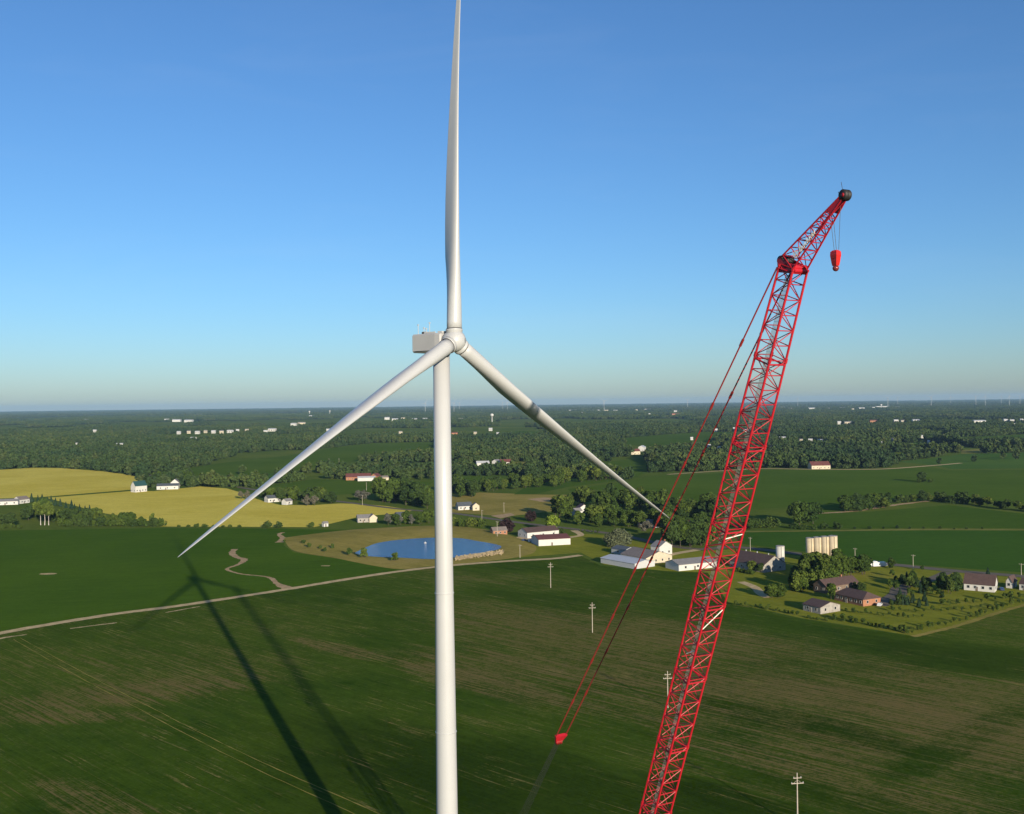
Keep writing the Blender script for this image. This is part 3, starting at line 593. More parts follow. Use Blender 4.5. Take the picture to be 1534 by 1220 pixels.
# lettering and round emblem on the left face of the tip
tc = bpy.data.curves.new('lettering', 'FONT'); tc.body = 'Buckner'; tc.size = 0.82; tc.shear = 0.35; tc.extrude = 0.02; tc.align_x = 'LEFT'; tc.align_y = 'CENTER'
tc.materials.append(M['letter']); to = link('lettering', tc, jib)
tx = (jp(4.0, 1, -0.35) - jp(1.0, 1, -0.35)).normalized(); ty = (jb - tx * jb.dot(tx)).normalized(); tz = tx.cross(ty)
to.matrix_local = Matrix.Translation(jp(1.75, 1, -0.35) + tz * 0.13) @ Matrix((tx, ty, tz)).transposed().to_4x4()
bpy.context.view_layer.update(); tm = bpy.data.meshes.new_from_object(to.evaluated_get(bpy.context.evaluated_depsgraph_get())); mt_ = to.matrix_local.copy()
bpy.data.objects.remove(to); to = link('lettering', tm, jib, M['letter']); to.matrix_local = mt_
em = MB(); c0 = jp(1.3, 1, -0.25) + tz * 0.13
for r0, r1 in ((0.24, 0.36), (0.0, 0.13)):
    em.add([c0 + (tx * math.cos(6.2832 * i / 24) + ty * math.sin(6.2832 * i / 24)) * r for r in (r0, r1) for i in range(24)], [(i, (i + 1) % 24, 24 + (i + 1) % 24, 24 + i) for i in range(24)])
em.build('emblem', M['letter'], jib)
# load lines and hook block
hkT = onplane(1253, 375, tip, ln_); hkB = onplane(1252, 398, tip, ln_); hkb = onplane(1252, 402, tip, ln_)
sc_ = 1 / 15.0
for dx, px_, py_ in ((-0.28, 1245, 334), (0.0, 1249, 332), (0.30, 1259, 310)):
    bar('load_line', W(onplane(px_, py_, tip, ln_)), W(hkT + lu * dx), 0.022, M['rope_dark'], crane)
hk = empty('hook_block', hkb); tag(hk, 'bright red hook block hanging from the crane tip', 'hook block')
m = MB(); HL = hkT - hkb; hgt = HL.z
vs = []
prof = [(hgt - 1.55, 0.26), (hgt - 1.3, 0.31), (hgt - 0.5, 0.42), (hgt - 0.15, 0.40), (hgt, 0.24)]
for z, wv in prof:
    for a_, b_ in ((-1, -1), (1, -1), (1, 1), (-1, 1)): vs.append(lu * (a_ * wv) + ln_ * (b_ * wv * 0.8) + Vector((0, 0, z)))
fs = [(k * 4 + i, k * 4 + (i + 1) % 4, k * 4 + 4 + (i + 1) % 4, k * 4 + 4 + i) for k in range(4) for i in range(4)] + [(3, 2, 1, 0), (16, 17, 18, 19)]
m.add(vs, fs); m.build('block_body', plain('hook_red', (0.72, 0.02, 0.015), 0.4), hk)
m = MB(); m.tube((0, 0, hgt - 1.5), (0, 0, 0.1), 0.12, n=10); m.build('swivel', M['steel'], hk)
m = MB(); m.lathe([(0.05, -0.32), (0.2, -0.26), (0.3, -0.1), (0.32, 0.0), (0.3, 0.1), (0.2, 0.26), (0.05, 0.32)], 20); m.build('hook_ball', plain('ball_paint', (0.30, 0.05, 0.05), 0.25, metal=0.3), hk, True)
for o_ in (-0.25, 0.25):
    m = MB(); m.lathe([(0.08, -0.05), (0.33, -0.05), (0.3, 0), (0.33, 0.05), (0.08, 0.05)], 20, (0, 0, hgt - 0.55), ln_); m.v = [v + ln_ * o_ for v in m.v]; m.build('sheave', M['dark'], hk, True)
# pendants to the equaliser, ropes on to the mast
eq = onplane(840, 1103, head, ln_); ptop = head + bb * 1.2 - bd * 0.4
for i, dl in ((-1, 0), (1, 0)):
    A = W(ptop + ln_ * (i * 1.1)); B_ = W(eq + ln_ * (i * 0.85))
    pen = bar('pendant', A, B_, 0.085, M['pendant'], crane); D = B_ - A
    for q in range(1, 9):
        c = A + D * (q / 9.0 + 0.01 * i); bar('pendant_joint', c - D.normalized() * 0.45, c + D.normalized() * 0.45, 0.15, M['pendant'], crane)
pe = (W(eq) - W(ptop)).normalized()
m = MB(); E0 = W(eq); pn = pe.cross(ln_).normalized()
q = [E0 - pe * 0.25 - ln_ * 1.0, E0 - pe * 0.25 + ln_ * 1.0, E0 + pe * 1.2 + ln_ * 0.5, E0 + pe * 1.2 - ln_ * 0.5]
m.add([p + pn * 0.22 for p in q] + [p - pn * 0.22 for p in q], [(0, 1, 2, 3), (7, 6, 5, 4), (0, 4, 5, 1), (1, 5, 6, 2), (2, 6, 7, 3), (3, 7, 4, 0)])
eqo = m.build('equaliser', M['red'], crane)
for o_ in (-0.35, 0.0, 0.35):
    s = MB(); s.lathe([(0.1, -0.06), (0.5, -0.06), (0.3, 0), (0.35, 0.06), (0.1, 0.06)], 18, E0 + pe * 1.2 + ln_ * o_, ln_); s.build('sheave', M['pendant'], eqo, True)
mast_top = E0 + pe * 24.0
for k in range(14): bar('luffing_rope', E0 + pe * 0.9 + ln_ * (-0.45 + 0.07 * k), mast_top + ln_ * (-0.9 + 0.14 * k), 0.012, M['rope_dark'], crane)
mast_foot = W(foot) - lu * 1.5 + Vector((0, 0, 0.6)); md = (mast_foot - mast_top).normalized(); mn = md.cross(ln_).normalized(); ML = (mast_foot - mast_top).length
mast = empty('mast'); mast.parent = crane; mm = MB()
def mp(s, i, j): h = 0.55 if 3 < s < ML - 3 else 0.35; return mast_top + md * s + ln_ * (i * h * 1.5) + mn * (j * h)
nm = 14
for q in range(nm):
    s, s2 = ML * q / nm, ML * (q + 1) / nm
    for f in range(4):
        (i0, j0), (i1, j1) = CH[f], CH[(f + 1) % 4]; mm.tube(mp(s, i0, j0), mp(s2, i0, j0), 0.09, n=6); mm.tube(mp(s, i0, j0), mp(s2, i1, j1), 0.045, n=6); mm.tube(mp(s, i0, j0), mp(s, i1, j1), 0.045, n=6)
lat = mm.build('mast_lattice', M['red'], mast); lat['kind'] = 'stuff'
s = MB(); s.lathe([(0.1, -0.6), (0.4, -0.6), (0.4, 0.6), (0.1, 0.6)], 18, mast_top, ln_); s.build('sheave', M['dark'], mast, True)
# crawler base under the frame
def lbox(name, c, size, mat, par=None):   # c in luff frame (forward, side, up)
    b = MB(); b.box((0, 0, 0), size); Rl = Matrix(((lu.x, ln_.x, 0), (lu.y, ln_.y, 0), (0, 0, 1))); b.v = [Rl @ (v + Vector(c)) for v in b.v]; return b.build(name, mat, par or crane)
for i in (-1, 1):
    tr = lbox('crawler_track', (0, i * 3.3, 0.75), (9.0, 1.2, 1.4), M['dark'])
    for k in range(7): lbox('track_roller', (-3.6 + 1.2 * k, i * 3.95, 0.5), (0.7, 0.1, 0.6), M['steel'], tr)
lbox('car_body', (0, 0, 1.0), (4.0, 5.2, 1.0), M['red']); up_ = lbox('upper_deck', (-2.2, 0, 2.1), (9.0, 3.0, 0.9), M['red'])
lbox('counterweight', (-6.8, 0, 2.9), (1.8, 5.0, 2.0), M['red']); lbox('engine_house', (-3.8, 1.0, 3.2), (3.5, 1.0, 1.4), M['red'])
cb = lbox('operator_cab', (1.6, 2.3, 2.9), (2.2, 1.3, 2.0), M['red']); lbox('window', (2.72, 2.3, 3.1), (0.04, 1.1, 1.3), M['glass'], cb)

# ------------------------------------------------------------------ utility poles
def pole(base, h, label, arms=2, group=None, rz=None, par=None):
    root = empty('utility_pole', base, ROWROT if rz is None else rz); tag(root, label, 'utility pole', group)
    b = MB(); b.tube((0, 0, 0), (0, 0, h), 0.19, 0.12, 8); b.build('pole', M['pole'], root)
    for k, (dz, wv) in enumerate(((0.6 if arms < 2 else 1.1, 2.4 if arms < 2 else 1.9), (2.3, 2.9))[:arms]):
        b = MB(); b.box((0, -0.16, h - dz), (wv, 0.13, 0.16)); a = b.build('crossarm', M['pole'], root)
        for x in (-wv / 2 + 0.12, wv / 2 - 0.12): s = MB(); s.lathe([(0.04, h - dz + 0.08), (0.08, h - dz + 0.2), (0.05, h - dz + 0.34)], 8, (x, -0.16, 0)); s.build('insulator', M['wall_white'], a)
        if k == 1:
            for sg in (-1, 1): s = MB(); s.tube((sg * wv * 0.36, -0.16, h - dz), (0, -0.16, h - dz + 0.75), 0.035, n=6); s.build('arm_brace', M['pole'], root)
    return root
RZ = rad(8)
pole(G(825, 881), 13.2, 'pale utility pole with two crossarms standing below the long white shed', rz=RZ)
pole(G(887.5, 948), 12.6, 'pale utility pole with two crossarms alone amid the sparse crop', rz=RZ)
pole(G(1000.5, 1061), 11.6, 'pale utility pole with crossarms half hidden behind the crane boom', rz=RZ)
pole(atY(1194, 1158, 224) * 1.0 - Vector((0, 0, atY(1194, 1158, 224).z)), atY(1194, 1158, 224).z, 'nearest utility pole at the lower right edge of the picture', rz=RZ)
for (x, y, hpx, lab) in ((745, 807, 26, 'thin roadside pole beside the purple tree'), (779, 836, 20, 'thin pole in front of the red-roofed barn'), (1124, 826, 21, 'thin pole behind the brown-roofed barn'), (1281, 841, 20, 'thin pole right of the grain silos'), (1368, 853, 22, 'thin pole on the road behind the lawn'), (1530, 862, 18, 'thin pole above the white farmhouse'),
                    (722, 783, 19, 'thin pole by the yellow shed'), (755, 768, 15, 'pole standing in the olive meadow'), (543, 757, 15, 'pole on the road above the wheat'), (549, 735, 12, 'pole behind the grey trees above the wheat'), (605, 729, 10, 'pole at the right end of the bright field'), (508, 702, 15, 'pole in the rolling green field'), (493, 698, 11, 'small pole far in the rolling green field'), (1065 - 130, 778, 13, 'pole amid the big clump of trees')):
    g = G(x, y); pole(g, hpx * g.y / F, lab, 1)
# ------------------------------------------------------------------ buildings
def prism_roof(root, Lx, Wy, h, rise, mat, over=0.35, th=0.18, name='roof', ox=0, oy=0, rot=0.0, hip=0.0):
    """ridge along x"""
    hw = Wy / 2 + over; hl = Lx / 2 + over; drop = rise * over / (Wy / 2)
    z0 = h - drop; z1 = h + rise; r = hl - hip
    vs = [(-hl, -hw, z0), (hl, -hw, z0), (hl, hw, z0), (-hl, hw, z0), (-r, 0, z1), (r, 0, z1)]
    vs += [(x, y, z - th if k < 4 else z - th) for k, (x, y, z) in enumerate(vs)]
    vs = [(x, y, z + th) for (x, y, z) in vs]
    fs = [(0, 1, 5, 4), (2, 3, 4, 5), (1, 2, 5), (3, 0, 4)] if hip else [(0, 1, 5, 4), (2, 3, 4, 5)]
    lowf = [tuple(i + 6 for i in reversed(f)) for f in fs]
    rims = [(0, 6, 7, 1), (2, 8, 9, 3)] + ([(1, 7, 8, 2), (3, 9, 6, 0)] if hip else [(1, 7, 11, 5), (5, 11, 8, 2), (3, 9, 10, 4), (4, 10, 6, 0)])
    b = MB(); b.add(vs, fs + lowf + rims); Rm = Matrix.Rotation(rot, 3, 'Z'); b.v = [Rm @ v + Vector((ox, oy, 0)) for v in b.v]
    return b.build(name, mat, root)
def gable_body(root, Lx, Wy, h, rise, mat, name='wall', ox=0, oy=0, rot=0.0, hip=False):
    hw, hl = Wy / 2, Lx / 2
    if hip: b = MB(); b.box((0, 0, h / 2), (Lx, Wy, h))
    else:
        b = MB(); vs = []
        for x in (-hl, hl): vs += [(x, -hw, 0), (x, hw, 0), (x, hw, h), (x, 0, h + rise), (x, -hw, h)]
        b.add(vs, [(0, 1, 2, 3, 4)[::-1], (5, 6, 7, 8, 9), (0, 4, 9, 5), (1, 6, 7, 2), (4, 3, 8, 9), (3, 2, 7, 8), (0, 5, 6, 1)])
    Rm = Matrix.Rotation(rot, 3, 'Z'); b.v = [Rm @ v + Vector((ox, oy, 0)) for v in b.v]
    return b.build(name, mat, root)
def opening(wall, c, size, facing, mat, name, frame=None):
    """thin box in the wall plane with a frame; facing 'x' or 'y' with sign"""
    ax_, sg = facing; b = MB()
    sz = (0.10, size[0], size[1]) if ax_ == 'x' else (size[0], 0.10, size[1]); b.box(c, sz); o = b.build(name, mat, wall)
    if frame:
        f = MB(); t = 0.09
        for a_, d_, l_, h_ in ((0, size[1] / 2 + t / 2, size[0] + 2 * t, t), (0, -size[1] / 2 - t / 2, size[0] + 2 * t, t), (size[0] / 2 + t / 2, 0, t, size[1]), (-size[0] / 2 - t / 2, 0, t, size[1])):
            if ax_ == 'x': f.box((c[0] + sg * 0.03, c[1] + a_, c[2] + d_), (0.12, l_, h_))
            else: f.box((c[0] + a_, c[1] + sg * 0.03, c[2] + d_), (l_, 0.12, h_))
        f.build('window_frame' if name == 'window' else 'frame', frame, o)
    return o
def house(name, label, cat, c, rz, Lx, Wy, h, rise, wall, roof, wins=(3, 2), door=True, chimney=False, big=False, hip=0.0, group=None, vents=0):
    h *= S; rise *= S
    root = empty(name, c, rz); tag(root, label, cat, group)
    wl = gable_body(root, Lx, Wy, h, rise, M[wall], hip=bool(hip)); rf = prism_roof(root, Lx, Wy, h, rise, M[roof], hip=hip)
    fr = M['wall_white'] if wall != 'wall_white' else M['wall_grey']
    zw = min(h * 0.58, 1.9); hw = min(1.2, h * 0.42)
    for sg in (-1, 1):
        for k in range(wins[0]):
            x = -Lx / 2 + Lx * (k + 0.5) / wins[0] + (0.3 if door and k == 0 else 0)
            opening(wl, (x, sg * (Wy / 2 + 0.02), zw), (1.1, hw), ('y', sg), M['glass'], 'window', fr)
        for k in range(wins[1]):
            y = -Wy / 2 + Wy * (k + 0.5) / wins[1]
            opening(wl, (sg * (Lx / 2 + 0.02), y, zw), (1.0, hw), ('x', sg), M['glass'], 'window', fr)
    if door: opening(wl, (-Lx * 0.08, -(Wy / 2 + 0.02), 1.05), (1.0, 2.1), ('y', -1), M['wall_wood'], 'door', fr)
    if big:
        opening(wl, (Lx / 2 + 0.02, 0, h * 0.42), (Wy * 0.4, h * 0.84), ('x', 1), M['wall_grey'], 'barn_door', M['wall_white'])
    if chimney: b = MB(); b.box((Lx * 0.2, Wy * 0.12, h + rise + 0.2), (0.7, 0.7, 1.6)); b.build('chimney', M['wall_brick'], rf)
    for k in range(vents): b = MB(); b.lathe([(0.25, 0), (0.25, 0.5), (0.4, 0.55), (0.1, 0.8)], 10, (-Lx / 2 + Lx * (k + 0.5) / vents, 0, h + rise + 0.15)); b.build('roof_vent', M['roof_white'], rf)
    return root
def abc(A, B, C):
    a, b, c = G(*A), G(*B), G(*C); u = a - b; l = u.length; u.normalize(); v = Vector((-u.y, u.x, 0))
    if v.dot(c - b) < 0: v = -v
    wd = abs(v.dot(c - b)); ctr = b + u * (l / 2) + v * (wd / 2)
    return ctr, u, v, l, wd
def H3(name, label, cat, A, B, C, h, rise, wall, roof, ridge='AB', **kw):
    c, u, v, l, wd = abc(A, B, C)
    # local +x points at the end nearest the viewer's right / B side
    if ridge == 'AB': d, Lx, Wy = -u, l, wd
    else: d, Lx, Wy = v, wd, l
    return house(name, label, cat, c, math.atan2(d.y, d.x), Lx, Wy, h, rise, wall, roof, **kw)
H3('shed', 'long low white metal shed with a white roof', 'shed', (900, 843.5), (951, 853), (969, 846.5), 2.5, 1.1, 'roof_white', 'roof_white', wins=(0, 0), door=False)
H3('barn', 'cream gabled barn with a brown roof beside the white shed', 'barn', (930, 839), (968, 846.5), (996, 839.5), 3.2, 2.6, 'wall_cream', 'roof_tan', wins=(7, 4), door=True)
H3('shed', 'blue-grey roofed lean-to behind the cream barn', 'shed', (916, 829), (936, 832), (944, 828), 2.6, 1.2, 'wall_grey', 'roof_slate', wins=(1, 0), door=False)
H3('shed', 'long grey gabled shed between the pendants and the boom', 'shed', (997, 851), (1017, 856), (1064, 848), 2.9, 1.7, 'wall_white', 'roof_grey', ridge='BC', wins=(3, 0), door=True)
H3('farmhouse', 'white two-storey farmhouse with grey roof behind the cream barn', 'house', (975, 831), (988, 833), (999, 829), 4.6, 2.4, 'wall_white', 'roof_grey', wins=(2, 2), chimney=True)
H3('barn', 'long barn with dark brown roof and pale gable beside the white silo', 'barn', (1093, 849), (1143, 858.5), (1161, 851), 3.2, 4.0, 'wall_stone', 'roof_brown', wins=(4, 2), door=True, vents=3)
H3('house', 'brick ranch house with brown roof on the lawn below the silos', 'house', (1250, 899), (1293, 909), (1311, 903.5), 2.7, 2.1, 'wall_brick', 'roof_brown', wins=(6, 2), hip=3.0, chimney=False)
H3('house', 'brown-roofed gabled wing behind the brick ranch house', 'house', (1219, 886), (1238, 890), (1276, 881), 3.0, 2.3, 'wall_wood', 'roof_brown', ridge='BC', wins=(4, 2), chimney=True)
H3('garage', 'small grey garage with a brown roof near the field edge', 'garage', (1203, 914.5), (1229, 920.5), (1251, 914), 2.5, 1.5, 'wall_stone', 'roof_brown', wins=(2, 2), door=True)
H3('farmhouse', 'white farmhouse with steep gable and dark brown roof at far right', 'house', (1444, 884), (1490, 888), (1509, 884.5), 2.9, 3.6, 'wall_white', 'roof_brown', wins=(4, 3), chimney=False)
H3('garage', 'white wing with brown roof just right of the white farmhouse', 'garage', (1507, 881), (1516, 882), (1526, 879), 2.8, 2.0, 'wall_white', 'roof_brown', ridge='BC', wins=(1, 1))
H3('garage', 'dark-roofed garage at the right edge of the picture', 'garage', (1527, 884), (1545, 886), (1556, 882), 2.6, 1.8, 'wall_white', 'roof_brown', wins=(2, 1))
H3('barn', 'long white barn with a red roof by the pond', 'barn', (796, 813.5), (807, 818.5), (846, 812.5), 3.6, 1.7, 'wall_white', 'roof_red', ridge='BC', wins=(0, 0), door=True)
H3('house', 'white gabled house with brown roof joined to the red-roofed barn', 'house', (776, 804), (790, 807), (824, 800), 3.4, 2.2, 'wall_white', 'roof_brown', ridge='BC', wins=(3, 2))
H3('house', 'white two-storey house with dark green roof in the wheat', 'house', (196, 737.5), (203, 738), (221, 736.5), 6.0, 4.2, 'wall_white', 'roof_green', ridge='BC', wins=(4, 2))
def HC(name, label, cat, px_, py_, Lx, Wy, h, rise, wall, roof, deg=20, **kw): return house(name, label, cat, G(px_, py_), rad(deg), Lx * S, Wy * S, h, rise, wall, roof, **kw)
HC('house', 'low white house under trees right of the green-roofed house', 'house', 252, 733, 20, 9, 3.5, 2, 'wall_white', 'roof_slate', 10)
HC('house', 'white gabled house half hidden by trees beside the wheat', 'house', 263, 729, 10, 8, 4.2, 3.4, 'wall_white', 'roof_grey', 100)
HC('house', 'long white ranch house at the left edge above the hedge', 'house', 12, 756, 17, 8, 3.0, 1.6, 'wall_white', 'roof_grey', 14)
HC('house', 'white gabled house at the left edge beside the ranch house', 'house', 32, 754, 10, 8, 3.4, 2.4, 'wall_white', 'roof_tan', 70)
HC('shed', 'tiny pale shed near the birch trees', 'shed', 41, 775, 3.4, 3, 2.2, 1.0, 'wall_cream', 'roof_tan', 60, wins=(0, 0))
HC('farmhouse', 'red-roofed farmstead house behind the bright green field', 'house', 537, 719, 26, 11, 3.4, 3.4, 'wall_brick', 'roof_red', 8, wins=(6, 2))
HC('shed', 'white-walled low annexe of the red-roofed farmstead', 'shed', 549, 720.5, 18, 8, 3.4, 1.4, 'wall_white', 'roof_white', 8, wins=(0, 0), door=False)
HC('barn', 'small brick barn right of the red-roofed farmstead', 'barn', 563, 719, 9, 8, 4.0, 2.8, 'wall_brick', 'roof_red', 70)
HC('shed', 'tan shed at the right end of the red-roofed farmstead', 'shed', 576, 719.5, 7, 6, 3.0, 1.6, 'wall_cream', 'roof_tan', 30, wins=(1, 0))
HC('house', 'grey-roofed house beside the wheat field above the bank', 'house', 545, 782, 9, 7.5, 3.0, 2.0, 'wall_stone', 'roof_grey', 15)
HC('garage', 'cream gabled garage beside the grey-roofed house', 'garage', 558, 782, 6.5, 5.5, 3.2, 2.2, 'wall_cream', 'roof_tan', 110, wins=(1, 0))
HC('house', 'small blue-grey house among trees left of the tower', 'house', 601, 779, 8, 7, 3.2, 2.2, 'wall_grey', 'roof_slate', 30)
HC('shed', 'tiny white shed at the end of the wheat hedge', 'shed', 487, 789, 3.2, 2.8, 2.3, 1.0, 'wall_white', 'roof_grey', 40, wins=(0, 0))
HC('house', 'white house with blue-grey roof among the wheat farm trees', 'house', 408, 752, 11, 7, 3.4, 2.2, 'wall_white', 'roof_slate', 40)
HC('shed', 'small white shed among the wheat farm trees', 'shed', 430, 756, 7, 5, 3.0, 1.8, 'wall_white', 'roof_grey', 60, wins=(1, 0))
HC('house', 'dark-roofed house beside the yellow shed right of the tower', 'house', 695, 763.5, 11, 7, 3.0, 2.6, 'wall_white', 'roof_slate', 20)
HC('shed', 'pale yellow gabled shed in the meadow right of the tower', 'shed', 712.5, 764.5, 5.5, 5, 3.6, 2.0, 'wall_cream', 'roof_tan', 100, wins=(1, 1))
HC('house', 'small red brick house behind the pond beside the purple tree', 'house', 747, 801, 9, 6, 2.8, 1.8, 'wall_brick', 'roof_tan', 20)
HC('house', 'white house with orange roof trim deep in the trees', 'house', 873, 769.5, 9, 8, 4.2, 2.6, 'wall_white', 'roof_red', 100)
HC('garage', 'white garage beside the white house deep in the trees', 'garage', 864, 772, 6, 5, 3.2, 1.8, 'wall_white', 'roof_grey', 30, wins=(1, 0))
HC('house', 'white house with reddish roof below the blade tip', 'house', 994, 788, 10, 7, 3.4, 2.4, 'wall_white', 'roof_red', 20)
HC('house', 'dark grey-roofed house with white wall in the big trees', 'house', 971, 790, 12, 7, 2.8, 2.4, 'wall_grey', 'roof_grey', 10)
HC('house', 'pale pink house half hidden behind the crane pendants', 'house', 1022, 791, 9, 7, 3.4, 2.2, 'wall_white', 'roof_red', 40)
HC('farmhouse', 'tan-roofed house at the foot of the dark wood', 'house', 1227, 702.5, 22, 12, 4.2, 4.2, 'wall_cream', 'roof_red', 5, wins=(5, 2))
HC('barn', 'white barn in the pale yard before the wood', 'barn', 723, 699, 16, 9, 4.5, 2.4, 'wall_white', 'roof_white', 10)
HC('house', 'white house at the centre of the pale yard', 'house', 744, 697, 10, 8, 5, 2.4, 'wall_white', 'roof_grey', 60)
HC('house', 'brick-roofed house at the right of the pale yard', 'house', 757, 697.5, 14, 9, 4.5, 3.4, 'wall_white', 'roof_red', 15)
HC('house', 'red-roofed house beside the far end of the right blade', 'house', 950, 681, 16, 9, 5, 3.4, 'wall_cream', 'roof_red', 15)
HC('barn', 'white barn right of the far end of the right blade', 'barn', 962, 676, 15, 9, 6.5, 2.4, 'wall_white', 'roof_white', 70)
HC('shed', 'white roofed shed in the trees near the far green field', 'shed', 988, 681, 14, 7, 5.5, 2.4, 'wall_white', 'roof_white', 140, wins=(1, 0))
# silos
def silo(px_, py_, r, h, label, mat, top='dome', group=None):
    r *= S; h *= S
    root = empty('silo', G(px_, py_)); tag(root, label, 'silo', group)
    b = MB(); b.lathe([(r, 0), (r, h)], 36); bd_ = b.build('silo_wall', M[mat], root, False)
    for p in bd_.data.polygons: p.use_smooth = len(p.vertices) == 4
    for k in range(int(h / 1.6)):
        z = 1.0 + 1.6 * k; b = MB(); b.lathe([(r - 0.03, z - 0.03), (r + 0.03, z - 0.03), (r + 0.03, z + 0.03), (r - 0.03, z + 0.03)], 36); b.build('hoop', M[mat], bd_, True)
    b = MB()
    if top == 'dome': b.lathe([(r + 0.08, h), (r * 0.9, h + r * 0.32), (r * 0.6, h + r * 0.55), (0.2, h + r * 0.66)], 28)
    else: b.lathe([(r + 0.05, h), (r + 0.05, h + 0.25), (r - 0.2, h + 0.3)], 36)
    b.build('cap', M['roof_white' if top == 'dome' else 'wall_stone'], root)
    b = MB(); b.box((r * 0.1, -r - 0.2, h / 2), (0.5, 0.4, h)); b.build('ladder_chute', M[mat], root)
    return root
silo(1169, 852, 2.0, 10.6, 'white concrete silo standing beside the brown-roofed barn', 'concrete_white', 'flat')
for k, (x, y, hh_, lab) in enumerate(((1214, 841, 11.4, 'leftmost of the four tan grain silos'), (1225.3, 841.5, 11.9, 'second from left of the four tan grain silos'), (1236.6, 842, 12.4, 'third from left of the four tan grain silos'), (1248, 842.5, 12.8, 'rightmost and tallest of the four tan grain silos'))):
    silo(x, y, 2.15, hh_, lab, 'concrete', 'flat', 'tan grain silos')
# vehicles
def vehicle(px_, py_, label, body, Lx=4.5, Wy=1.8, h=1.5, deg=20, van=False, cat='car', name='parked_car'):
    root = empty(name, G(px_, py_, 0.09), rad(deg)); tag(root, label, cat)
    vs = []; x0 = Lx / 2
    prof = [(-x0, 0.35), (-x0, 0.85), (-x0 * .8, 0.95), (-x0 * .55, h), (x0 * .15, h), (x0 * .5, 0.95), (x0 * .95, 0.82), (x0, 0.35)] if not van else [(-x0, 0.4), (-x0, h), (x0 * .8, h), (x0, h * .6), (x0, 0.4)]
    n_ = len(prof)
    for s in (-1, 1): vs += [(x, s * Wy / 2 * (0.86 if z > 1.0 and not van else 1), z) for x, z in prof]
    b = MB(); b.add(vs, [tuple(range(n_)), tuple(range(2 * n_ - 1, n_ - 1, -1))] + [(i, n_ + i, n_ + (i + 1) % n_, (i + 1) % n_) for i in range(n_)]); bo = b.build('body', M[body], root)
    bm = bmesh.new(); bm.from_mesh(bo.data); bmesh.ops.recalc_face_normals(bm, faces=bm.faces[:]); bm.to_mesh(bo.data); bm.free()
    for s in (-1, 1):
        b = MB(); b.box((-0.2 * x0, s * Wy * 0.47, h * 0.8), (Lx * 0.35, 0.05, h * 0.22)); b.build('window', M['glass'], bo)
        for x in (-x0 * .62, x0 * .62): b = MB(); b.lathe([(0.12, -0.12), (0.34, -0.12), (0.34, 0.12), (0.12, 0.12)], 14, (x, s * Wy * 0.44, 0.34), (0, 1, 0)); b.build('wheel', M['dark'], root)
vehicle(786, 811, 'dark blue car parked before the white house by the pond', 'car_blue', deg=30); vehicle(797, 812, 'pale van parked against the red-roofed barn', 'car_white', 5.2, 2.0, 2.1, 30, True, 'van', 'parked_van')
vehicle(1305, 849, 'white camper trailer parked by the road right of the silos', 'car_white', 8, 2.6, 3.0, 15, True, 'trailer', 'camper_trailer'); vehicle(1317, 849, 'second white trailer parked by the road right of the silos', 'car_white', 8.5, 2.5, 2.6, 10, True, 'trailer', 'camper_trailer')
vehicle(1318, 908, 'silver car parked right of the brick ranch house', 'car_white', deg=60); vehicle(1500, 884.5, 'dark car beside the white farmhouse at far right', 'car_blue', deg=80)
vehicle(927, 797, 'dark blue pickup parked on the lane before the big trees', 'car_blue', 6, 2, 2.0, 5, cat='pickup', name='pickup_truck')

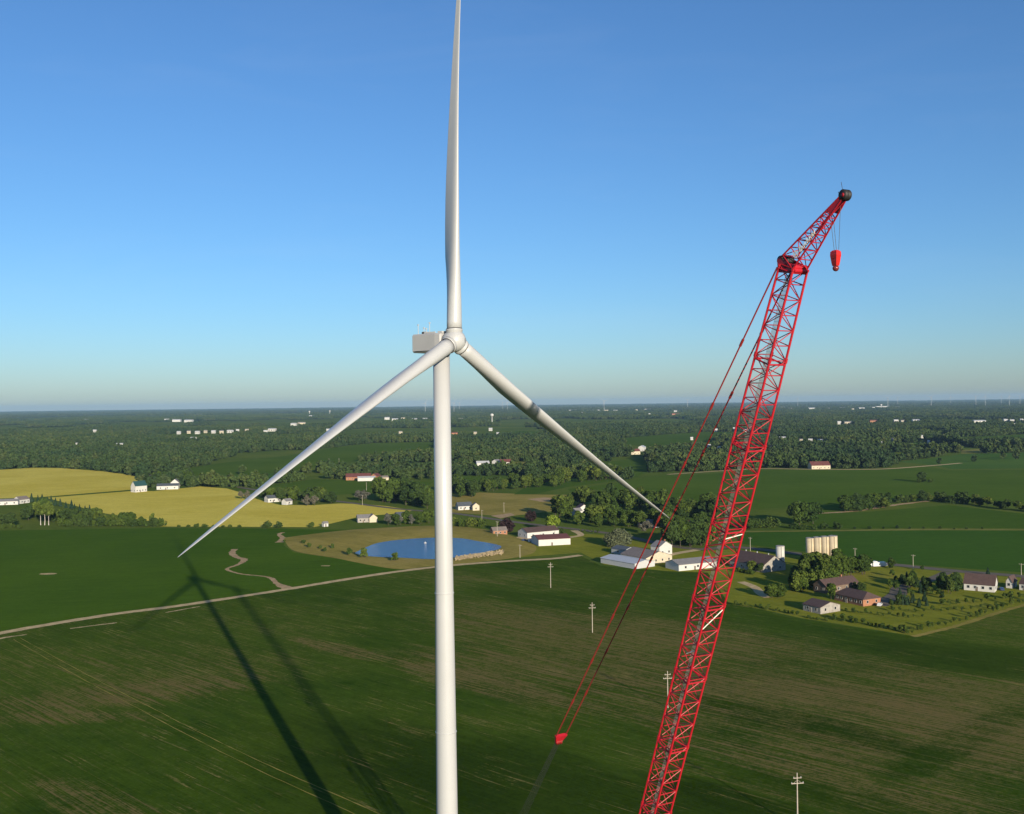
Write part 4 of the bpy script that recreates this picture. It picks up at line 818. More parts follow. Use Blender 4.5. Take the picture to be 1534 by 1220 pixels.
# ------------------------------------------------------------------ trees
def leafcloud(pts, nrm, size, rg):
    n = len(pts); a = rg.normal(size=(n, 3)); nn_ = nrm + 0.75 * rg.normal(size=(n, 3)); nn_ /= np.linalg.norm(nn_, axis=1)[:, None]
    u = np.cross(nn_, a); u /= np.linalg.norm(u, axis=1)[:, None]; v = np.cross(nn_, u)
    s = size * rg.uniform(0.6, 1.35, (n, 1)); u = u * s; v = v * s * rg.uniform(0.6, 1.0, (n, 1))
    V = np.stack([pts - u - v * .6, pts + u * .7 - v, pts + u + v * .6, pts - u * .6 + v], 1).reshape(-1, 3)
    Fc = [(4 * i, 4 * i + 1, 4 * i + 2, 4 * i + 3) for i in range(n)]
    return V, Fc
def crown_mesh(name, seed, n, size, mat, rx=0.36, z0=0.2, clumps=16, shape='round', lift=0.0):
    rg = np.random.default_rng(seed); pts = []; nr = []
    if shape == 'cone':
        z = z0 + (1 - z0) * (1 - np.sqrt(rg.uniform(0, 1, n))); tier = 0.75 + 0.25 * np.abs(np.sin(z * 22)); r = rx * (1 - (z - z0) / (1 - z0)) * tier * rg.uniform(0.7, 1.05, n); a = rg.uniform(0, 6.283, n)
        pts = np.stack([r * np.cos(a), r * np.sin(a), z], 1); nr = np.stack([np.cos(a), np.sin(a), np.full(n, 0.3)], 1)
    else:
        cz = (1 + z0) / 2; hz = (1 - z0) / 2; cs = []
        for k in range(clumps):
            while True:
                p = rg.uniform(-1, 1, 3)
                if np.linalg.norm(p) < 1 and np.linalg.norm(p) > 0.35: break
            wid = rx * (1.0 if shape == 'round' else 1.0) * (1 - 0.25 * max(0, p[2]))
            cs.append((p[0] * wid * 0.9, p[1] * wid * 0.9, cz + p[2] * hz * 0.86, rg.uniform(0.18, 0.46) * rx * 1.1))
        cs.append((rg.uniform(-.2, .2) * rx, rg.uniform(-.2, .2) * rx, cz, rx * 0.5)); cs.append((rg.uniform(-.25, .25) * rx, 0, cz + hz * 0.45, rx * 0.38))
        w_ = np.array([c[3] ** 2 for c in cs]); w_ /= w_.sum(); idx = rg.choice(len(cs), n, p=w_)
        d = rg.normal(size=(n, 3)); d /= np.linalg.norm(d, axis=1)[:, None]; C_ = np.array(cs)[idx]
        pts = C_[:, :3] + d * (C_[:, 3] * rg.uniform(0.8, 1.08, n))[:, None]; nr = d
        pts[:, 2] = np.clip(pts[:, 2], 0.02, 2)
    V, Fc = leafcloud(np.asarray(pts), np.asarray(nr), size, rg)
    me = mesh(name, V.tolist(), Fc); me.materials.append(M[mat]); return me
def trunk_mesh(name, seed, mat, top=0.6, r=0.018):
    rg = random.Random(seed); b = MB(); p = Vector((0, 0, 0)); k_ = 4; pr = r * 1.3
    for k in range(k_):
        q = Vector((rg.uniform(-.015, .015), rg.uniform(-.015, .015), top * (k + 1) / k_)); rr = r * (1 - 0.2 * (k + 1)); b.tube(p, q, pr, rr, 6)
        if k >= 1:
            for _ in range(2): a = rg.uniform(0, 6.28); b.tube(q, q + Vector((math.cos(a) * .16, math.sin(a) * .16, .14)), rr * .6, rr * .2, 5)
        p, pr = q, rr
    me = mesh(name, b.v, b.f); me.materials.append(M[mat]); return me
KIND = {}
def kind(k, crowns, trunks, cat='tree'): KIND[k] = (crowns, trunks)
TRK = [trunk_mesh('trunk', s, 'bark') for s in (1, 2, 3)]; TB = [trunk_mesh('trunk', s, 'birch', 0.7, 0.014) for s in (4, 5)]; TS = [trunk_mesh('stem', 9, 'bark', 0.4, 0.02)]
kind('broad', [crown_mesh('crown', 10 + i, 2300, 0.042, 'leaf', rx=0.30 + 0.04 * (i % 3), z0=0.08 + 0.03 * (i % 3), clumps=16 + 3 * i) for i in range(5)], TRK)
kind('dark', [crown_mesh('crown', 20 + i, 2300, 0.042, 'leaf_dark', rx=0.34, z0=0.06, clumps=18) for i in range(3)], TRK)
kind('tall', [crown_mesh('crown', 30 + i, 1500, 0.04, 'leaf', rx=0.2, z0=0.10, clumps=20) for i in range(3)], TRK)
kind('birch', [crown_mesh('crown', 36 + i, 1200, 0.04, 'leaf', rx=0.28, z0=0.34, clumps=16) for i in range(2)], TB)
kind('conifer', [crown_mesh('crown', 40 + i, 1100, 0.04, 'leaf_conifer', rx=0.24, z0=0.06, shape='cone') for i in range(3)], TS)
kind('young', [crown_mesh('crown', 46 + i, 420, 0.075, 'leaf', rx=0.30, z0=0.10, clumps=9) for i in range(3)], TS)
kind('shrub', [crown_mesh('crown', 50 + i, 700, 0.07, 'leaf', rx=0.62, z0=0.0, clumps=16) for i in range(3)], TS)
kind('shrubdark', [crown_mesh('crown', 54 + i, 700, 0.07, 'leaf_dark', rx=0.62, z0=0.0, clumps=16) for i in range(2)], TS)
kind('silver', [crown_mesh('crown', 60, 6500, 0.045, 'leaf_silver', rx=0.85, z0=0.0, clumps=34)], TRK)
kind('purple', [crown_mesh('crown', 61, 1500, 0.05, 'leaf_purple', rx=0.5, z0=0.05, clumps=22)], TRK)
kind('lime', [crown_mesh('crown', 62, 1500, 0.05, 'leaf_lime', rx=0.46, z0=0.1, clumps=20)], TRK)
kind('grey', [crown_mesh('crown', 63 + i, 900, 0.045, 'leaf_grey', rx=0.3, z0=0.05, clumps=16) for i in range(2)], TRK)
kind('far', [crown_mesh('crown', 70 + i, 300, 0.095, 'leaf_far', rx=0.42, z0=0.0, clumps=10) for i in range(4)], TRK)
NTREE = [0]; FARSRC = []
NAMES = {'broad': 'broadleaf_tree', 'dark': 'broadleaf_tree', 'tall': 'poplar_tree', 'birch': 'birch_tree', 'conifer': 'conifer_tree', 'young': 'young_tree', 'shrub': 'shrub', 'shrubdark': 'shrub', 'silver': 'willow_tree', 'purple': 'purple_leaf_tree', 'lime': 'broadleaf_tree', 'grey': 'broadleaf_tree', 'far': 'broadleaf_tree'}
def tree(k, pos, h, label, group=None, i=None, wide=1.0):
    crowns, trunks = KIND[k]; i = random.randrange(100) if i is None else i
    root = empty(NAMES[k], pos); tag(root, label, 'shrub' if 'shrub' in k else 'tree', group)
    rz = random.uniform(0, 6.28)
    c = link('crown', crowns[i % len(crowns)], root); c.scale = (h * wide * random.uniform(.88, 1.12), h * wide * random.uniform(.88, 1.12), h); c.rotation_euler = (0, 0, rz)
    t = link('trunk', trunks[i % len(trunks)], root); t.scale = (h, h, h); t.rotation_euler = (0, 0, rz)
    NTREE[0] += 1
    return c
def T(k, px_, py_, hpx, label, group=None, wide=1.0):
    g = G(px_, py_); return tree(k, g, hpx * g.y / F, label, group, wide=wide)
UNITS = ['', 'first', 'second', 'third', 'fourth', 'fifth', 'sixth', 'seventh', 'eighth', 'ninth', 'tenth', 'eleventh', 'twelfth', 'thirteenth', 'fourteenth', 'fifteenth', 'sixteenth', 'seventeenth', 'eighteenth', 'nineteenth', 'twentieth']
def ordinal(k): return UNITS[k] if k <= 20 else ('twenty-' + UNITS[k - 20] if k < 30 else ('thirtieth' if k == 30 else 'thirty-' + UNITS[k - 30]))
def nth(k, n): return 'leftmost' if k == 1 else ('rightmost' if k == n else ordinal(k) + ' from left')
def row(k, pts, n, hpx, label, group, jx=2.0, jy=0.8, var=0.25, wide=1.0):
    """n plants strung along a pixel polyline"""
    ks = k if isinstance(k, (list, tuple)) else [k]
    P = [Vector(p) for p in pts]; ds = [0]
    for a, b in zip(P, P[1:]): ds.append(ds[-1] + (b - a).length)
    spots = []
    for q in range(n):
        s = ds[-1] * (q + 0.5) / n; i = max(j for j in range(len(P) - 1) if ds[j] <= s); t = (s - ds[i]) / max(1e-6, ds[i + 1] - ds[i]); p = P[i].lerp(P[i + 1], t)
        spots.append((p.x + random.uniform(-jx, jx), p.y + random.uniform(-jy, jy)))
    for q, (x, y) in enumerate(sorted(spots)):
        T(random.choice(ks), x, y, hpx * random.uniform(1 - var, 1 + var), label + ', ' + nth(q + 1, n), group, wide)
# left: hedge below the wheat
row('conifer', [(45, 752), (70, 755), (95, 760), (118, 765), (138, 770)], 13, 12, 'small dark conifer in the row above the left hedge', 'conifers above the left hedge', 1.5, .5)
for x, h, lb in ((61, 40, 'leftmost of three white-trunked birches in the left hedge'), (67, 42, 'middle of three white-trunked birches in the left hedge'), (73, 38, 'rightmost of three white-trunked birches in the left hedge')): T('birch', x, 787, h, lb, 'birches in the left hedge', 0.8)
row(['broad', 'dark'], [(36, 780), (60, 777), (90, 783), (120, 786), (150, 787)], 12, 21, 'bushy tree in the thick hedge at left below the wheat', 'trees of the left hedge', 3, 2, wide=1.3)
row(['shrub', 'shrubdark'], [(88, 788), (130, 789), (170, 789), (210, 789), (246, 789)], 16, 12, 'low dense shrub in the left hedge below the wheat', 'shrubs of the left hedge', 2, .6)
row(['broad'], [(150, 782), (185, 784), (215, 786)], 6, 16, 'small tree rising from the right part of the left hedge', 'small trees of the left hedge', 3, 1.5, wide=1.2)
T('tall', 228, 787, 20, 'slim tree at the right end of the left hedge')
T('dark', 10, 790, 22, 'round dark tree at the left edge of the picture', wide=1.5); row('shrub', [(-20, 792), (34, 792)], 5, 8, 'low shrub at the left field corner', 'shrubs at the left corner')
row('shrub', [(262, 790), (330, 791), (365, 791)], 8, 5, 'low bush along the wheat field edge', 'bushes along the wheat edge', wide=1.2)
T('shrubdark', 400, 791, 10, 'left of two round bushes at the wheat edge'); T('shrubdark', 418, 791, 9, 'right of two round bushes at the wheat edge', wide=1.1); T('shrub', 467, 790, 8, 'bush beside the tiny white shed at the wheat edge')
# wheat farm
row(['broad', 'dark', 'broad'], [(236, 727), (262, 722), (285, 729)], 9, 17, 'tree round the white houses beside the wheat', 'trees round the wheat houses', 4, 2)
row(['dark', 'broad'], [(392, 748), (430, 750), (465, 752), (488, 752)], 14, 20, 'dark tree sheltering the farm above the wheat', 'trees of the wheat farm', 4, 3, wide=1.15)
for x, lb in ((361, 'left of two greyish trees at the left end of the wheat farm'), (371, 'right of two greyish trees at the left end of the wheat farm')): T('grey', x, 748, 13, lb, wide=1.2)
for x, lb in ((459, 'left of two pale grey trees before the wheat farm trees'), (471, 'right of two pale grey trees before the wheat farm trees')): T('grey', x, 758, 16, lb, wide=1.3)
T('dark', 497, 754, 17, 'large round dark tree at the right end of the wheat farm', wide=1.5)
for x, lb in ((538, 'left'), (546, 'right')): T('grey', x, 751, 17, lb + ' of two feathery grey trees by the road above the wheat', 'grey trees above the wheat', 1.3)
row(['broad', 'dark', 'broad'], [(565, 750), (600, 752), (645, 762)], 20, 29, 'leafy tree in the grove left of the tower', 'grove left of the tower', 6, 4, wide=1.0)
row(['broad', 'grey'], [(575, 788), (610, 786), (645, 785)], 9, 19, 'tree on the bank top left of the tower', 'trees on the pond bank', 3, 1.5)
row(['broad', 'dark'], [(676, 738), (690, 742), (706, 746)], 7, 26, 'large tree just right of the tower', 'trees right of the tower', 4, 4, wide=1.1)
row('shrub', [(676, 788), (700, 789), (725, 788)], 7, 12, 'shrub behind the pond right of the tower', 'shrubs behind the pond')
# centre hedgerow
row(['broad', 'dark', 'broad'], [(712, 737), (735, 735), (770, 731), (800, 729), (835, 727), (850, 724)], 22, 20, 'tree in the winding hedgerow right of the tower', 'trees of the centre hedgerow', 4, 2, wide=1.1)
row(['broad', 'dark'], [(870, 722), (890, 720), (930, 717)], 13, 19, 'tree in the short hedgerow beside the right blade', 'trees beside the right blade', 4, 2, wide=1.1)
T('dark', 738, 729, 15, 'single round dark tree in the bright field right of the tower', wide=1.4)
# big grove in the middle
row(['broad', 'dark', 'broad'], [(850, 758), (900, 760), (950, 764), (1000, 770), (1085, 778)], 29, 27, 'tree in the back of the large central grove', 'back of the central grove', 6, 5, wide=1.2)
row(['broad', 'broad', 'dark'], [(868, 783), (920, 785), (980, 788), (1030, 795), (1085, 800)], 29, 24, 'tree in the middle of the large central grove', 'middle of the central grove', 6, 6, wide=1.2)
row(['broad', 'dark'], [(1000, 818), (1020, 820), (1045, 818), (1075, 812)], 13, 34, 'tall tree in front of the grove behind the farmhouse', 'front of the central grove', 5, 4, wide=0.95)
for x, y, h, lb in ((838, 777, 42, 'tallest'), (848, 782, 36, 'rightmost'), (832, 772, 34, 'leftmost')): T('tall', x, y, h, lb + ' feathery tree at the left end of the central grove', 'tall trees left of the grove', 1.5)
T('purple', 759, 797, 20, 'round purple-leaved tree beside the small brick house'); T('purple', 796, 781, 15, 'dark purple tree left of the lime tree')
T('lime', 828, 797, 24, 'bright lime-green tree behind the red-roofed barn'); row('shrubdark', [(828, 803), (845, 800)], 3, 10, 'dark shrub behind the red-roofed barn', 'shrubs behind the red barn')
T('silver', 924, 818, 21, 'wide silvery willow on the lawn left of the farmhouse', wide=1.15); T('grey', 968, 800, 20, 'brownish leafless-looking tree in the grove', wide=1.5)
row('young', [(866, 796), (885, 798), (900, 800)], 5, 6, 'small round garden tree beside the lane', 'garden trees by the lane')
# right hedges
row(['shrub', 'broad'], [(1108, 793), (1140, 791), (1165, 789)], 12, 13, 'bushy hedge tree left of the big field tree', 'hedge left of the field tree', 3, 1.5, wide=1.2)
for x, y, h, lb in ((1198, 786, 36, 'large leafy tree at the left of the pair in the field hedge'), (1218, 785, 33, 'large leafy tree at the right of the pair in the field hedge')): T('broad', x, y, h, lb, wide=1.15)
row('shrub', [(1180, 791), (1215, 794), (1260, 792)], 5, 9, 'shrub below the large pair of field trees', 'shrubs below the field trees')
row(['broad', 'dark'], [(1262, 766), (1300, 765), (1330, 760)], 13, 22, 'tree in the left part of the right-hand hedgerow', 'left part of the right hedgerow', 4, 1.5, wide=1.15)
row(['broad', 'dark', 'shrubdark'], [(1345, 753), (1400, 751), (1460, 757), (1534, 766), (1580, 772)], 22, 14, 'tree in the long right-hand hedgerow', 'right part of the right hedgerow', 4, 1, wide=1.3)
row('shrubdark', [(1270, 793), (1340, 792), (1400, 793), (1480, 792.5)], 10, 4, 'low bush along the pale margin on the right', 'bushes on the pale margin')
T('dark', 1381, 722, 16, 'lone tree in the large green field on the right', wide=1.3); T('shrub', 1394, 723, 6, 'bush right of the lone field tree'); T('shrub', 1376, 723, 6, 'bush at the foot of the lone field tree')
for x, y, h, lb in ((1407, 695, 10, 'small tree at the left of the far right field'), (1460, 692, 12, 'roundish tree in the middle of the far right field'), (1502, 689, 13, 'broad tree right of centre in the far right field'), (1524, 688, 16, 'largest tree at the right of the far right field')):
    c = T('far', x, y, h, lb, wide=0.9); FARSRC.append(c)
for q, (ci) in enumerate(FARSRC): ci.data = KIND['far'][0][q % 4]
# farm yard trees
row(['tall'], [(1203, 864), (1225, 868), (1245, 869), (1262, 866)], 12, 46, 'tall poplar-like tree in front of the grain silos', 'tall trees before the silos', 4, 4, .2, wide=1.05)
row(['tall', 'tall', 'broad'], [(1258, 863), (1275, 861), (1297, 858)], 11, 31, 'tree right of the silos behind the brick house', 'trees right of the silos', 4, 3, .15, wide=1.1)
row(['tall', 'broad'], [(1192, 868), (1205, 876), (1225, 882), (1250, 880)], 9, 30, 'tree between the silo poplars and the brick house', 'trees above the brick house', 4, 4, .2, wide=1.1)
row(['dark', 'conifer', 'young'], [(1338, 888), (1360, 893), (1395, 892), (1415, 898)], 9, 13, 'small dark tree on the lawn left of the white farmhouse', 'small dark trees of the lawn', 5, 5, .3, wide=1.1)
row(['broad', 'broad', 'dark'], [(1185, 884), (1200, 886), (1212, 884)], 5, 26, 'tree left of the brick house', 'trees left of the brick house', 4, 3, wide=1.1)
row('broad', [(1148, 896), (1165, 895), (1175, 893)], 4, 18, 'rounded garden tree on the lawn below the white silo', 'garden trees below the silo', 4, 2, wide=1.4)
T('broad', 1245, 898, 24, 'single tree in front of the brown-roofed wing', wide=0.9); T('broad', 1128, 856, 16, 'small tree before the brown-roofed barn', wide=1.2); T('dark', 1140, 858, 14, 'dark tree at the gable of the brown-roofed barn', wide=1.2)
row('shrub', [(1102, 856), (1130, 862)], 4, 7, 'low shrub before the brown-roofed barn', 'shrubs before the barn'); row('dark', [(1280, 886), (1295, 889)], 3, 14, 'dark tree behind the brick ranch house', 'trees behind the brick house', wide=1.2)
row(['dark', 'broad', 'conifer'], [(1352, 878), (1375, 880), (1395, 885)], 8, 20, 'yard tree along the dark driveway', 'yard trees by the driveway', 4, 4, wide=1.0)
row(['conifer', 'conifer', 'dark'], [(1335, 905), (1360, 906), (1390, 904)], 14, 14, 'dark conifer on the lawn right of the brick house', 'conifers right of the brick house', 5, 5)
row(['dark', 'tall'], [(1410, 886), (1425, 888), (1436, 886)], 6, 28, 'tall tree left of the white farmhouse', 'tall trees left of the farmhouse', 3, 3, .15)
T('conifer', 1480, 862, 12, 'grey-green conifer behind the white farmhouse', wide=1.2); row('young', [(1330, 862), (1345, 868), (1325, 885)], 3, 11, 'small tree on the lawn left of the driveway', 'small trees left of the driveway')
T('broad', 1335, 852, 16, 'round tree by the white trailers', wide=1.2); T('young', 1382, 856, 9, 'small roadside tree behind the lawn')
# nursery rows with their long shadows
row('young', [(1100, 906), (1150, 914), (1200, 923)], 14, 6.5, 'young tree in the boundary row left of the garage', 'boundary row left of the garage', 2.5, 1.3, 0.42, wide=1.2)
row('young', [(1245, 927), (1300, 938), (1370, 951)], 20, 8.5, 'young tree in the front boundary row of the lawn', 'front boundary row of the lawn', 2.5, 1.3, 0.42, wide=1.15)
row('young', [(1345, 944), (1372, 947), (1420, 936), (1470, 922), (1534, 902), (1570, 893)], 28, 8.5, 'young tree in the diagonal boundary row of the lawn', 'diagonal boundary row of the lawn', 2.5, 1.3, 0.42, wide=1.1)
row('young', [(1265, 917), (1310, 921), (1350, 925), (1385, 926)], 13, 7, 'young tree in the row below the brick house', 'row below the brick house', 2.5, 1.3, 0.42, wide=1.15)
row('young', [(1330, 915), (1380, 917), (1420, 916), (1470, 912), (1510, 906)], 15, 7.5, 'young tree in the middle row of the lawn', 'middle row of the lawn', 2.5, 1.3, 0.42, wide=1.15)
row('young', [(1405, 908), (1450, 905), (1500, 899), (1534, 895)], 11, 9, 'young tree in the row below the white farmhouse', 'row below the white farmhouse', 2.5, 1.3, 0.42, wide=1.1)
row('shrub', [(1205, 927), (1240, 930)], 4, 4.5, 'yellowish bush by the garage', 'bushes by the garage')
# pond trees
for x, y, h, lb in ((455, 816, 8, 'small tree at the far left of the pond bank'), (463, 822, 9, 'second small tree left of the pond'), (480, 824, 8, 'third small tree left of the pond'), (487, 828, 8, 'bush-like tree left of the pond'), (499, 823, 9, 'slim small tree on the bank left of the pond'), (426, 813, 5, 'low bush by the short gully'), (523, 833, 12, 'young tree at the left tip of the pond'), (546, 836, 16, 'young tree at the near left shore of the pond'), (591, 841, 14, 'young tree at the near shore beside the tower')): T('young', x, y, h, lb, wide=1.2)

# ------------------------------------------------------------------ woodland stuff
def inside(poly, P):
    x, y = P[:, 0], P[:, 1]; r = np.zeros(len(P), bool); n_ = len(poly); j = n_ - 1
    for i in range(n_):
        xi, yi = poly[i]; xj, yj = poly[j]
        with np.errstate(divide='ignore', invalid='ignore'): r ^= ((yi > y) != (yj > y)) & (x < (xj - xi) * (y - yi) / (yj - yi) + xi)
        j = i
    return r
def vnoise(P, s, seed):
    rg = np.random.default_rng(seed); tab = rg.uniform(0, 1, (256, 256)); q = P / s; i = np.floor(q).astype(int); f = q - i; f = f * f * (3 - 2 * f)
    g = lambda a, b: tab[(i[:, 0] + a) % 256, (i[:, 1] + b) % 256]
    return (g(0, 0) * (1 - f[:, 0]) + g(1, 0) * f[:, 0]) * (1 - f[:, 1]) + (g(0, 1) * (1 - f[:, 0]) + g(1, 1) * f[:, 0]) * f[:, 1]
def frustum(P, pad=1.16): return np.abs(P[:, 0]) < P[:, 1] * (767 / F) * pad + 60
def grid(y0, y1, step):
    out = []; y = y0
    xs_max = y1 * 0.6 + 80
    ny = int((y1 - y0) / step); nx = int(2 * xs_max / step)
    gx, gy = np.meshgrid(np.arange(nx) * step - xs_max, np.arange(ny) * step + y0); P = np.stack([gx.ravel(), gy.ravel()], 1)
    P = P[frustum(P)]; return P + rng.uniform(-.45, .45, P.shape) * step
def instanced(name, label, P, scl, srcs, group=None):
    n_ = len(P); me = bpy.data.meshes.new(name); me.vertices.add(n_)
    co = np.zeros((n_, 3), 'f'); co[:, :2] = P; me.vertices.foreach_set('co', co.ravel())
    for nm, ty, dat in (('scl', 'FLOAT_VECTOR', scl), ('rot', 'FLOAT', rng.uniform(0, 6.28, n_)), ('var', 'INT', rng.integers(0, len(srcs), n_))):
        a = me.attributes.new(nm, ty, 'POINT'); a.data.foreach_set('vector' if ty == 'FLOAT_VECTOR' else 'value', np.asarray(dat, 'i' if ty == 'INT' else 'f').ravel())
    o = link(name, me); tag(o, label, 'woodland', kind='stuff')
    ng = bpy.data.node_groups.new(name, 'GeometryNodeTree'); ng.interface.new_socket('Geometry', in_out='INPUT', socket_type='NodeSocketGeometry'); ng.interface.new_socket('Geometry', in_out='OUTPUT', socket_type='NodeSocketGeometry')
    gi = ng.nodes.new('NodeGroupInput'); go = ng.nodes.new('NodeGroupOutput'); ip = ng.nodes.new('GeometryNodeInstanceOnPoints'); jn = ng.nodes.new('GeometryNodeJoinGeometry')
    for s in srcs:
        oi = ng.nodes.new('GeometryNodeObjectInfo'); oi.inputs['Object'].default_value = s; oi.inputs['As Instance'].default_value = True; oi.transform_space = 'ORIGINAL'; ng.links.new(oi.outputs['Geometry'], jn.inputs[0])
    def attr(nm, ty): a = ng.nodes.new('GeometryNodeInputNamedAttribute'); a.data_type = ty; a.inputs['Name'].default_value = nm; return a.outputs['Attribute']
    cb_ = ng.nodes.new('ShaderNodeCombineXYZ'); ng.links.new(attr('rot', 'FLOAT'), cb_.inputs['Z'])
    er = ng.nodes.new('FunctionNodeEulerToRotation'); ng.links.new(cb_.outputs[0], er.inputs[0])
    mp_ = ng.nodes.new('GeometryNodeMeshToPoints'); ng.links.new(gi.outputs[0], mp_.inputs[0])
    ng.links.new(mp_.outputs[0], ip.inputs['Points']); ng.links.new(jn.outputs[0], ip.inputs['Instance']); ip.inputs['Pick Instance'].default_value = True
    ng.links.new(attr('var', 'INT'), ip.inputs['Instance Index']); ng.links.new(er.outputs[0], ip.inputs['Rotation']); ng.links.new(attr('scl', 'FLOAT_VECTOR'), ip.inputs['Scale'])
    ng.links.new(ip.outputs[0], go.inputs[0]); md_ = o.modifiers.new('scatter', 'NODES'); md_.node_group = ng
    return o
# distant buildings first, so the woods can leave room before them
FARB = [(130, 631, 9, 'w'), (142, 648, 8, 'w'), (115, 667, 8, 'w'), (180, 668, 16, 'w'), (250, 632, 10, 'w'), (265, 631.5, 18, 'w'), (283, 633.5, 18, 'w'), (300, 623, 15, 't'), (313, 624, 9, 't'), (340, 623, 7, 'w'), (268, 650.5, 8, 'w'), (283, 650, 8, 't'), (296, 650, 10, 'w'), (308, 649.5, 7, 't'), (320, 650, 9, 'w'), (332, 648.5, 9, 't'), (345, 648, 13, 'w'), (356, 648.5, 7, 'w'), (370, 648, 8, 't'), (398, 648, 9, 'w'), (408, 647, 17, 'w'), (290, 659, 12, 'w'), (440, 637.5, 12, 'w'), (452, 638, 16, 't'), (467, 625.5, 12, 'w'), (492, 648, 9, 'w'), (490, 655, 9, 'w'),
        (580, 629, 11, 'w'), (592, 631, 14, 'w'), (604, 629, 8, 't'), (620, 631.5, 14, 'w'), (637, 631.5, 11, 'w'), (600, 651, 8, 't'), (681, 653, 14, 'r'), (735, 645, 8, 'w'), (747, 653, 9, 'w'), (712, 651, 7, 't'), (690, 631, 12, 't'), (858, 616.5, 18, 'w'), (876, 617, 14, 'w'), (893, 616.5, 14, 'w'), (908, 616.5, 10, 't'), (922, 617, 10, 'w'), (937, 610.5, 14, 'w'), (948, 616, 20, 't'), (970, 615, 16, 't'), (1011, 623, 16, 'r'), (1012, 618, 7, 'w'), (973, 623.5, 4, 'w'), (872, 621, 3, 'w'), (1072, 646, 8, 'w'), (1100, 646, 6, 'w'), (1118, 647, 14, 'w'), (1036, 659, 6, 'w'), (1062, 671, 7, 'w'), (1077, 672.5, 7, 'w'), (1172, 660, 14, 'w'), (1200, 662, 8, 't'), (1214, 662, 9, 'w'), (1229, 662, 12, 'w'), (1155, 671, 5, 'w'),
        (1170, 612, 16, 't'), (1185, 614, 14, 't'), (1216, 613.5, 24, 'W'), (1240, 614, 10, 't'), (1262, 613, 12, 't'), (1275, 615, 12, 't'), (1290, 613.5, 14, 'w'), (1306, 612.5, 12, 'w'), (1322, 611, 34, 'W'), (1345, 612, 10, 't'), (1382, 610, 10, 'w'), (1395, 609, 12, 't'), (1408, 609, 8, 't'), (1372, 633.5, 16, 'W'), (1342, 634, 10, 'w'), (1352, 635, 8, 't'), (1257, 637, 8, 'w'), (1270, 636, 16, 't'), (1308, 634.5, 16, 'r'), (1466, 634, 26, 'w'), (1506, 632.5, 10, 'w'), (1516, 633, 9, 'w'), (1530, 631.5, 8, 'w'), (1520, 638, 6, 'w'), (1322, 665, 5, 'w'), (1337, 661, 9, 's'), (1381, 657, 7, 'w'), (1391, 664.5, 5, 'w'), (1415, 654, 5, 'w'), (1060, 610, 14, 't'), (1085, 611, 18, 'w'), (1110, 612, 14, 't'), (1140, 612, 20, 'w')]
CLEAR = []
FM = {'w': ('wall_white', 'roof_white', 'white'), 'W': ('wall_white', 'roof_white', 'bright white'), 't': ('wall_cream', 'roof_grey', 'pale grey'), 'r': ('wall_brick', 'roof_red', 'brick red'), 's': ('wall_grey', 'roof_slate', 'blue-grey roofed')}
def side(x): return 'left' if x < 510 else ('central' if x < 1050 else 'right')
def band(y): return 'near the horizon' if y < 620 else ('in the distant woods' if y < 642 else 'among trees beyond the fields')
from collections import Counter
FARB.sort(); key = lambda q: (FM[q[3]][2], band(q[1]), side(q[0])); TOT = Counter(key(q) for q in FARB); SEEN = Counter()
for (x, y, wpx, c) in FARB:
    y += random.uniform(-1.2, 1.2) if y > 626 else 0; g = G(x, y); d = g.y; h = min(13, max(4.5, 0.0024 * d)); wpx *= 0.66; wm_ = wpx * d / F; wl, rf, cn = FM[c]
    kk = key((x, y, wpx, c)); SEEN[kk] += 1; label = '%s building %s, %s part of picture' % (cn, band(y), side(x))
    if TOT[kk] > 1: label += ', ' + nth(SEEN[kk], TOT[kk])
    root = empty('distant_building', (g.x, g.y, 0), rad(random.uniform(-14, 14))); tag(root, label, 'building', '%s %s buildings %s' % (side(x), cn, band(y)))
    Wd = min(wm_ * 0.6, 40)
    wb2 = gable_body(root, wm_, Wd, h, h * 0.28, M[wl]); prism_roof(root, wm_, Wd, h, h * 0.28, M[rf], over=0.4)
    if d < 4500 and c != 'r':
        for k in range(3): opening(wb2, (-wm_ / 2 + wm_ * (k + .5) / 3, -(Wd / 2 + 0.03), h * 0.5), (wm_ * .12, h * 0.4), ('y', -1), M['glass'], 'window')
    hid = 13.0 * d / 96 * 0.9
    CLEAR.append((g.x, g.y, wm_ * 0.62 + 4, hid))
def cleared(P):
    r = np.zeros(len(P), bool)
    for (x, y, hw_, ln2) in CLEAR:
        v = np.array([-x, -y]) / math.hypot(x, y); q = P - np.array([x, y]); s = q @ v; l = np.abs(q @ np.array([-v[1], v[0]])); r |= (s > -25) & (s < ln2) & (l < hw_ + s * 0.0)
    return r
# water towers
for (x, y, r, lab) in ((463.5, 617, 8, 'white water tower ball far left of the tower'), (494, 616, 7, 'slim white water tower left of the turbine'), (737, 622, 8.5, 'round white water tower right of the turbine'), (796, 613.5, 8, 'small white water tower below the right blade'), (1320, 607, 9, 'pale domed tower above the bright far buildings')):
    eyey = 603.5 - (x - 767) * math.tan(ROLL); zc = 38; d = F * (96 - zc) / max(3.0, (y - eyey)); g = atY(x, y, min(d, 9000)); root = empty('water_tower', (g.x, g.y, 0)); tag(root, lab, 'water tower')
    rr = min(r, 5.0 * g.y / F / 2 + 2); b = MB(); b.lathe([(3.6, 0), (2.0, 5), (1.8, g.z - rr)], 20); b.build('pedestal', M['wall_white'], root, True)
    b = MB(); b.lathe([(1.8, g.z - rr), (rr * .8, g.z - rr * .5), (rr, g.z), (rr * .85, g.z + rr * .5), (rr * .4, g.z + rr * .8), (0.3, g.z + rr * .85)], 24); b.build('tank', M['wall_white'], root, True)
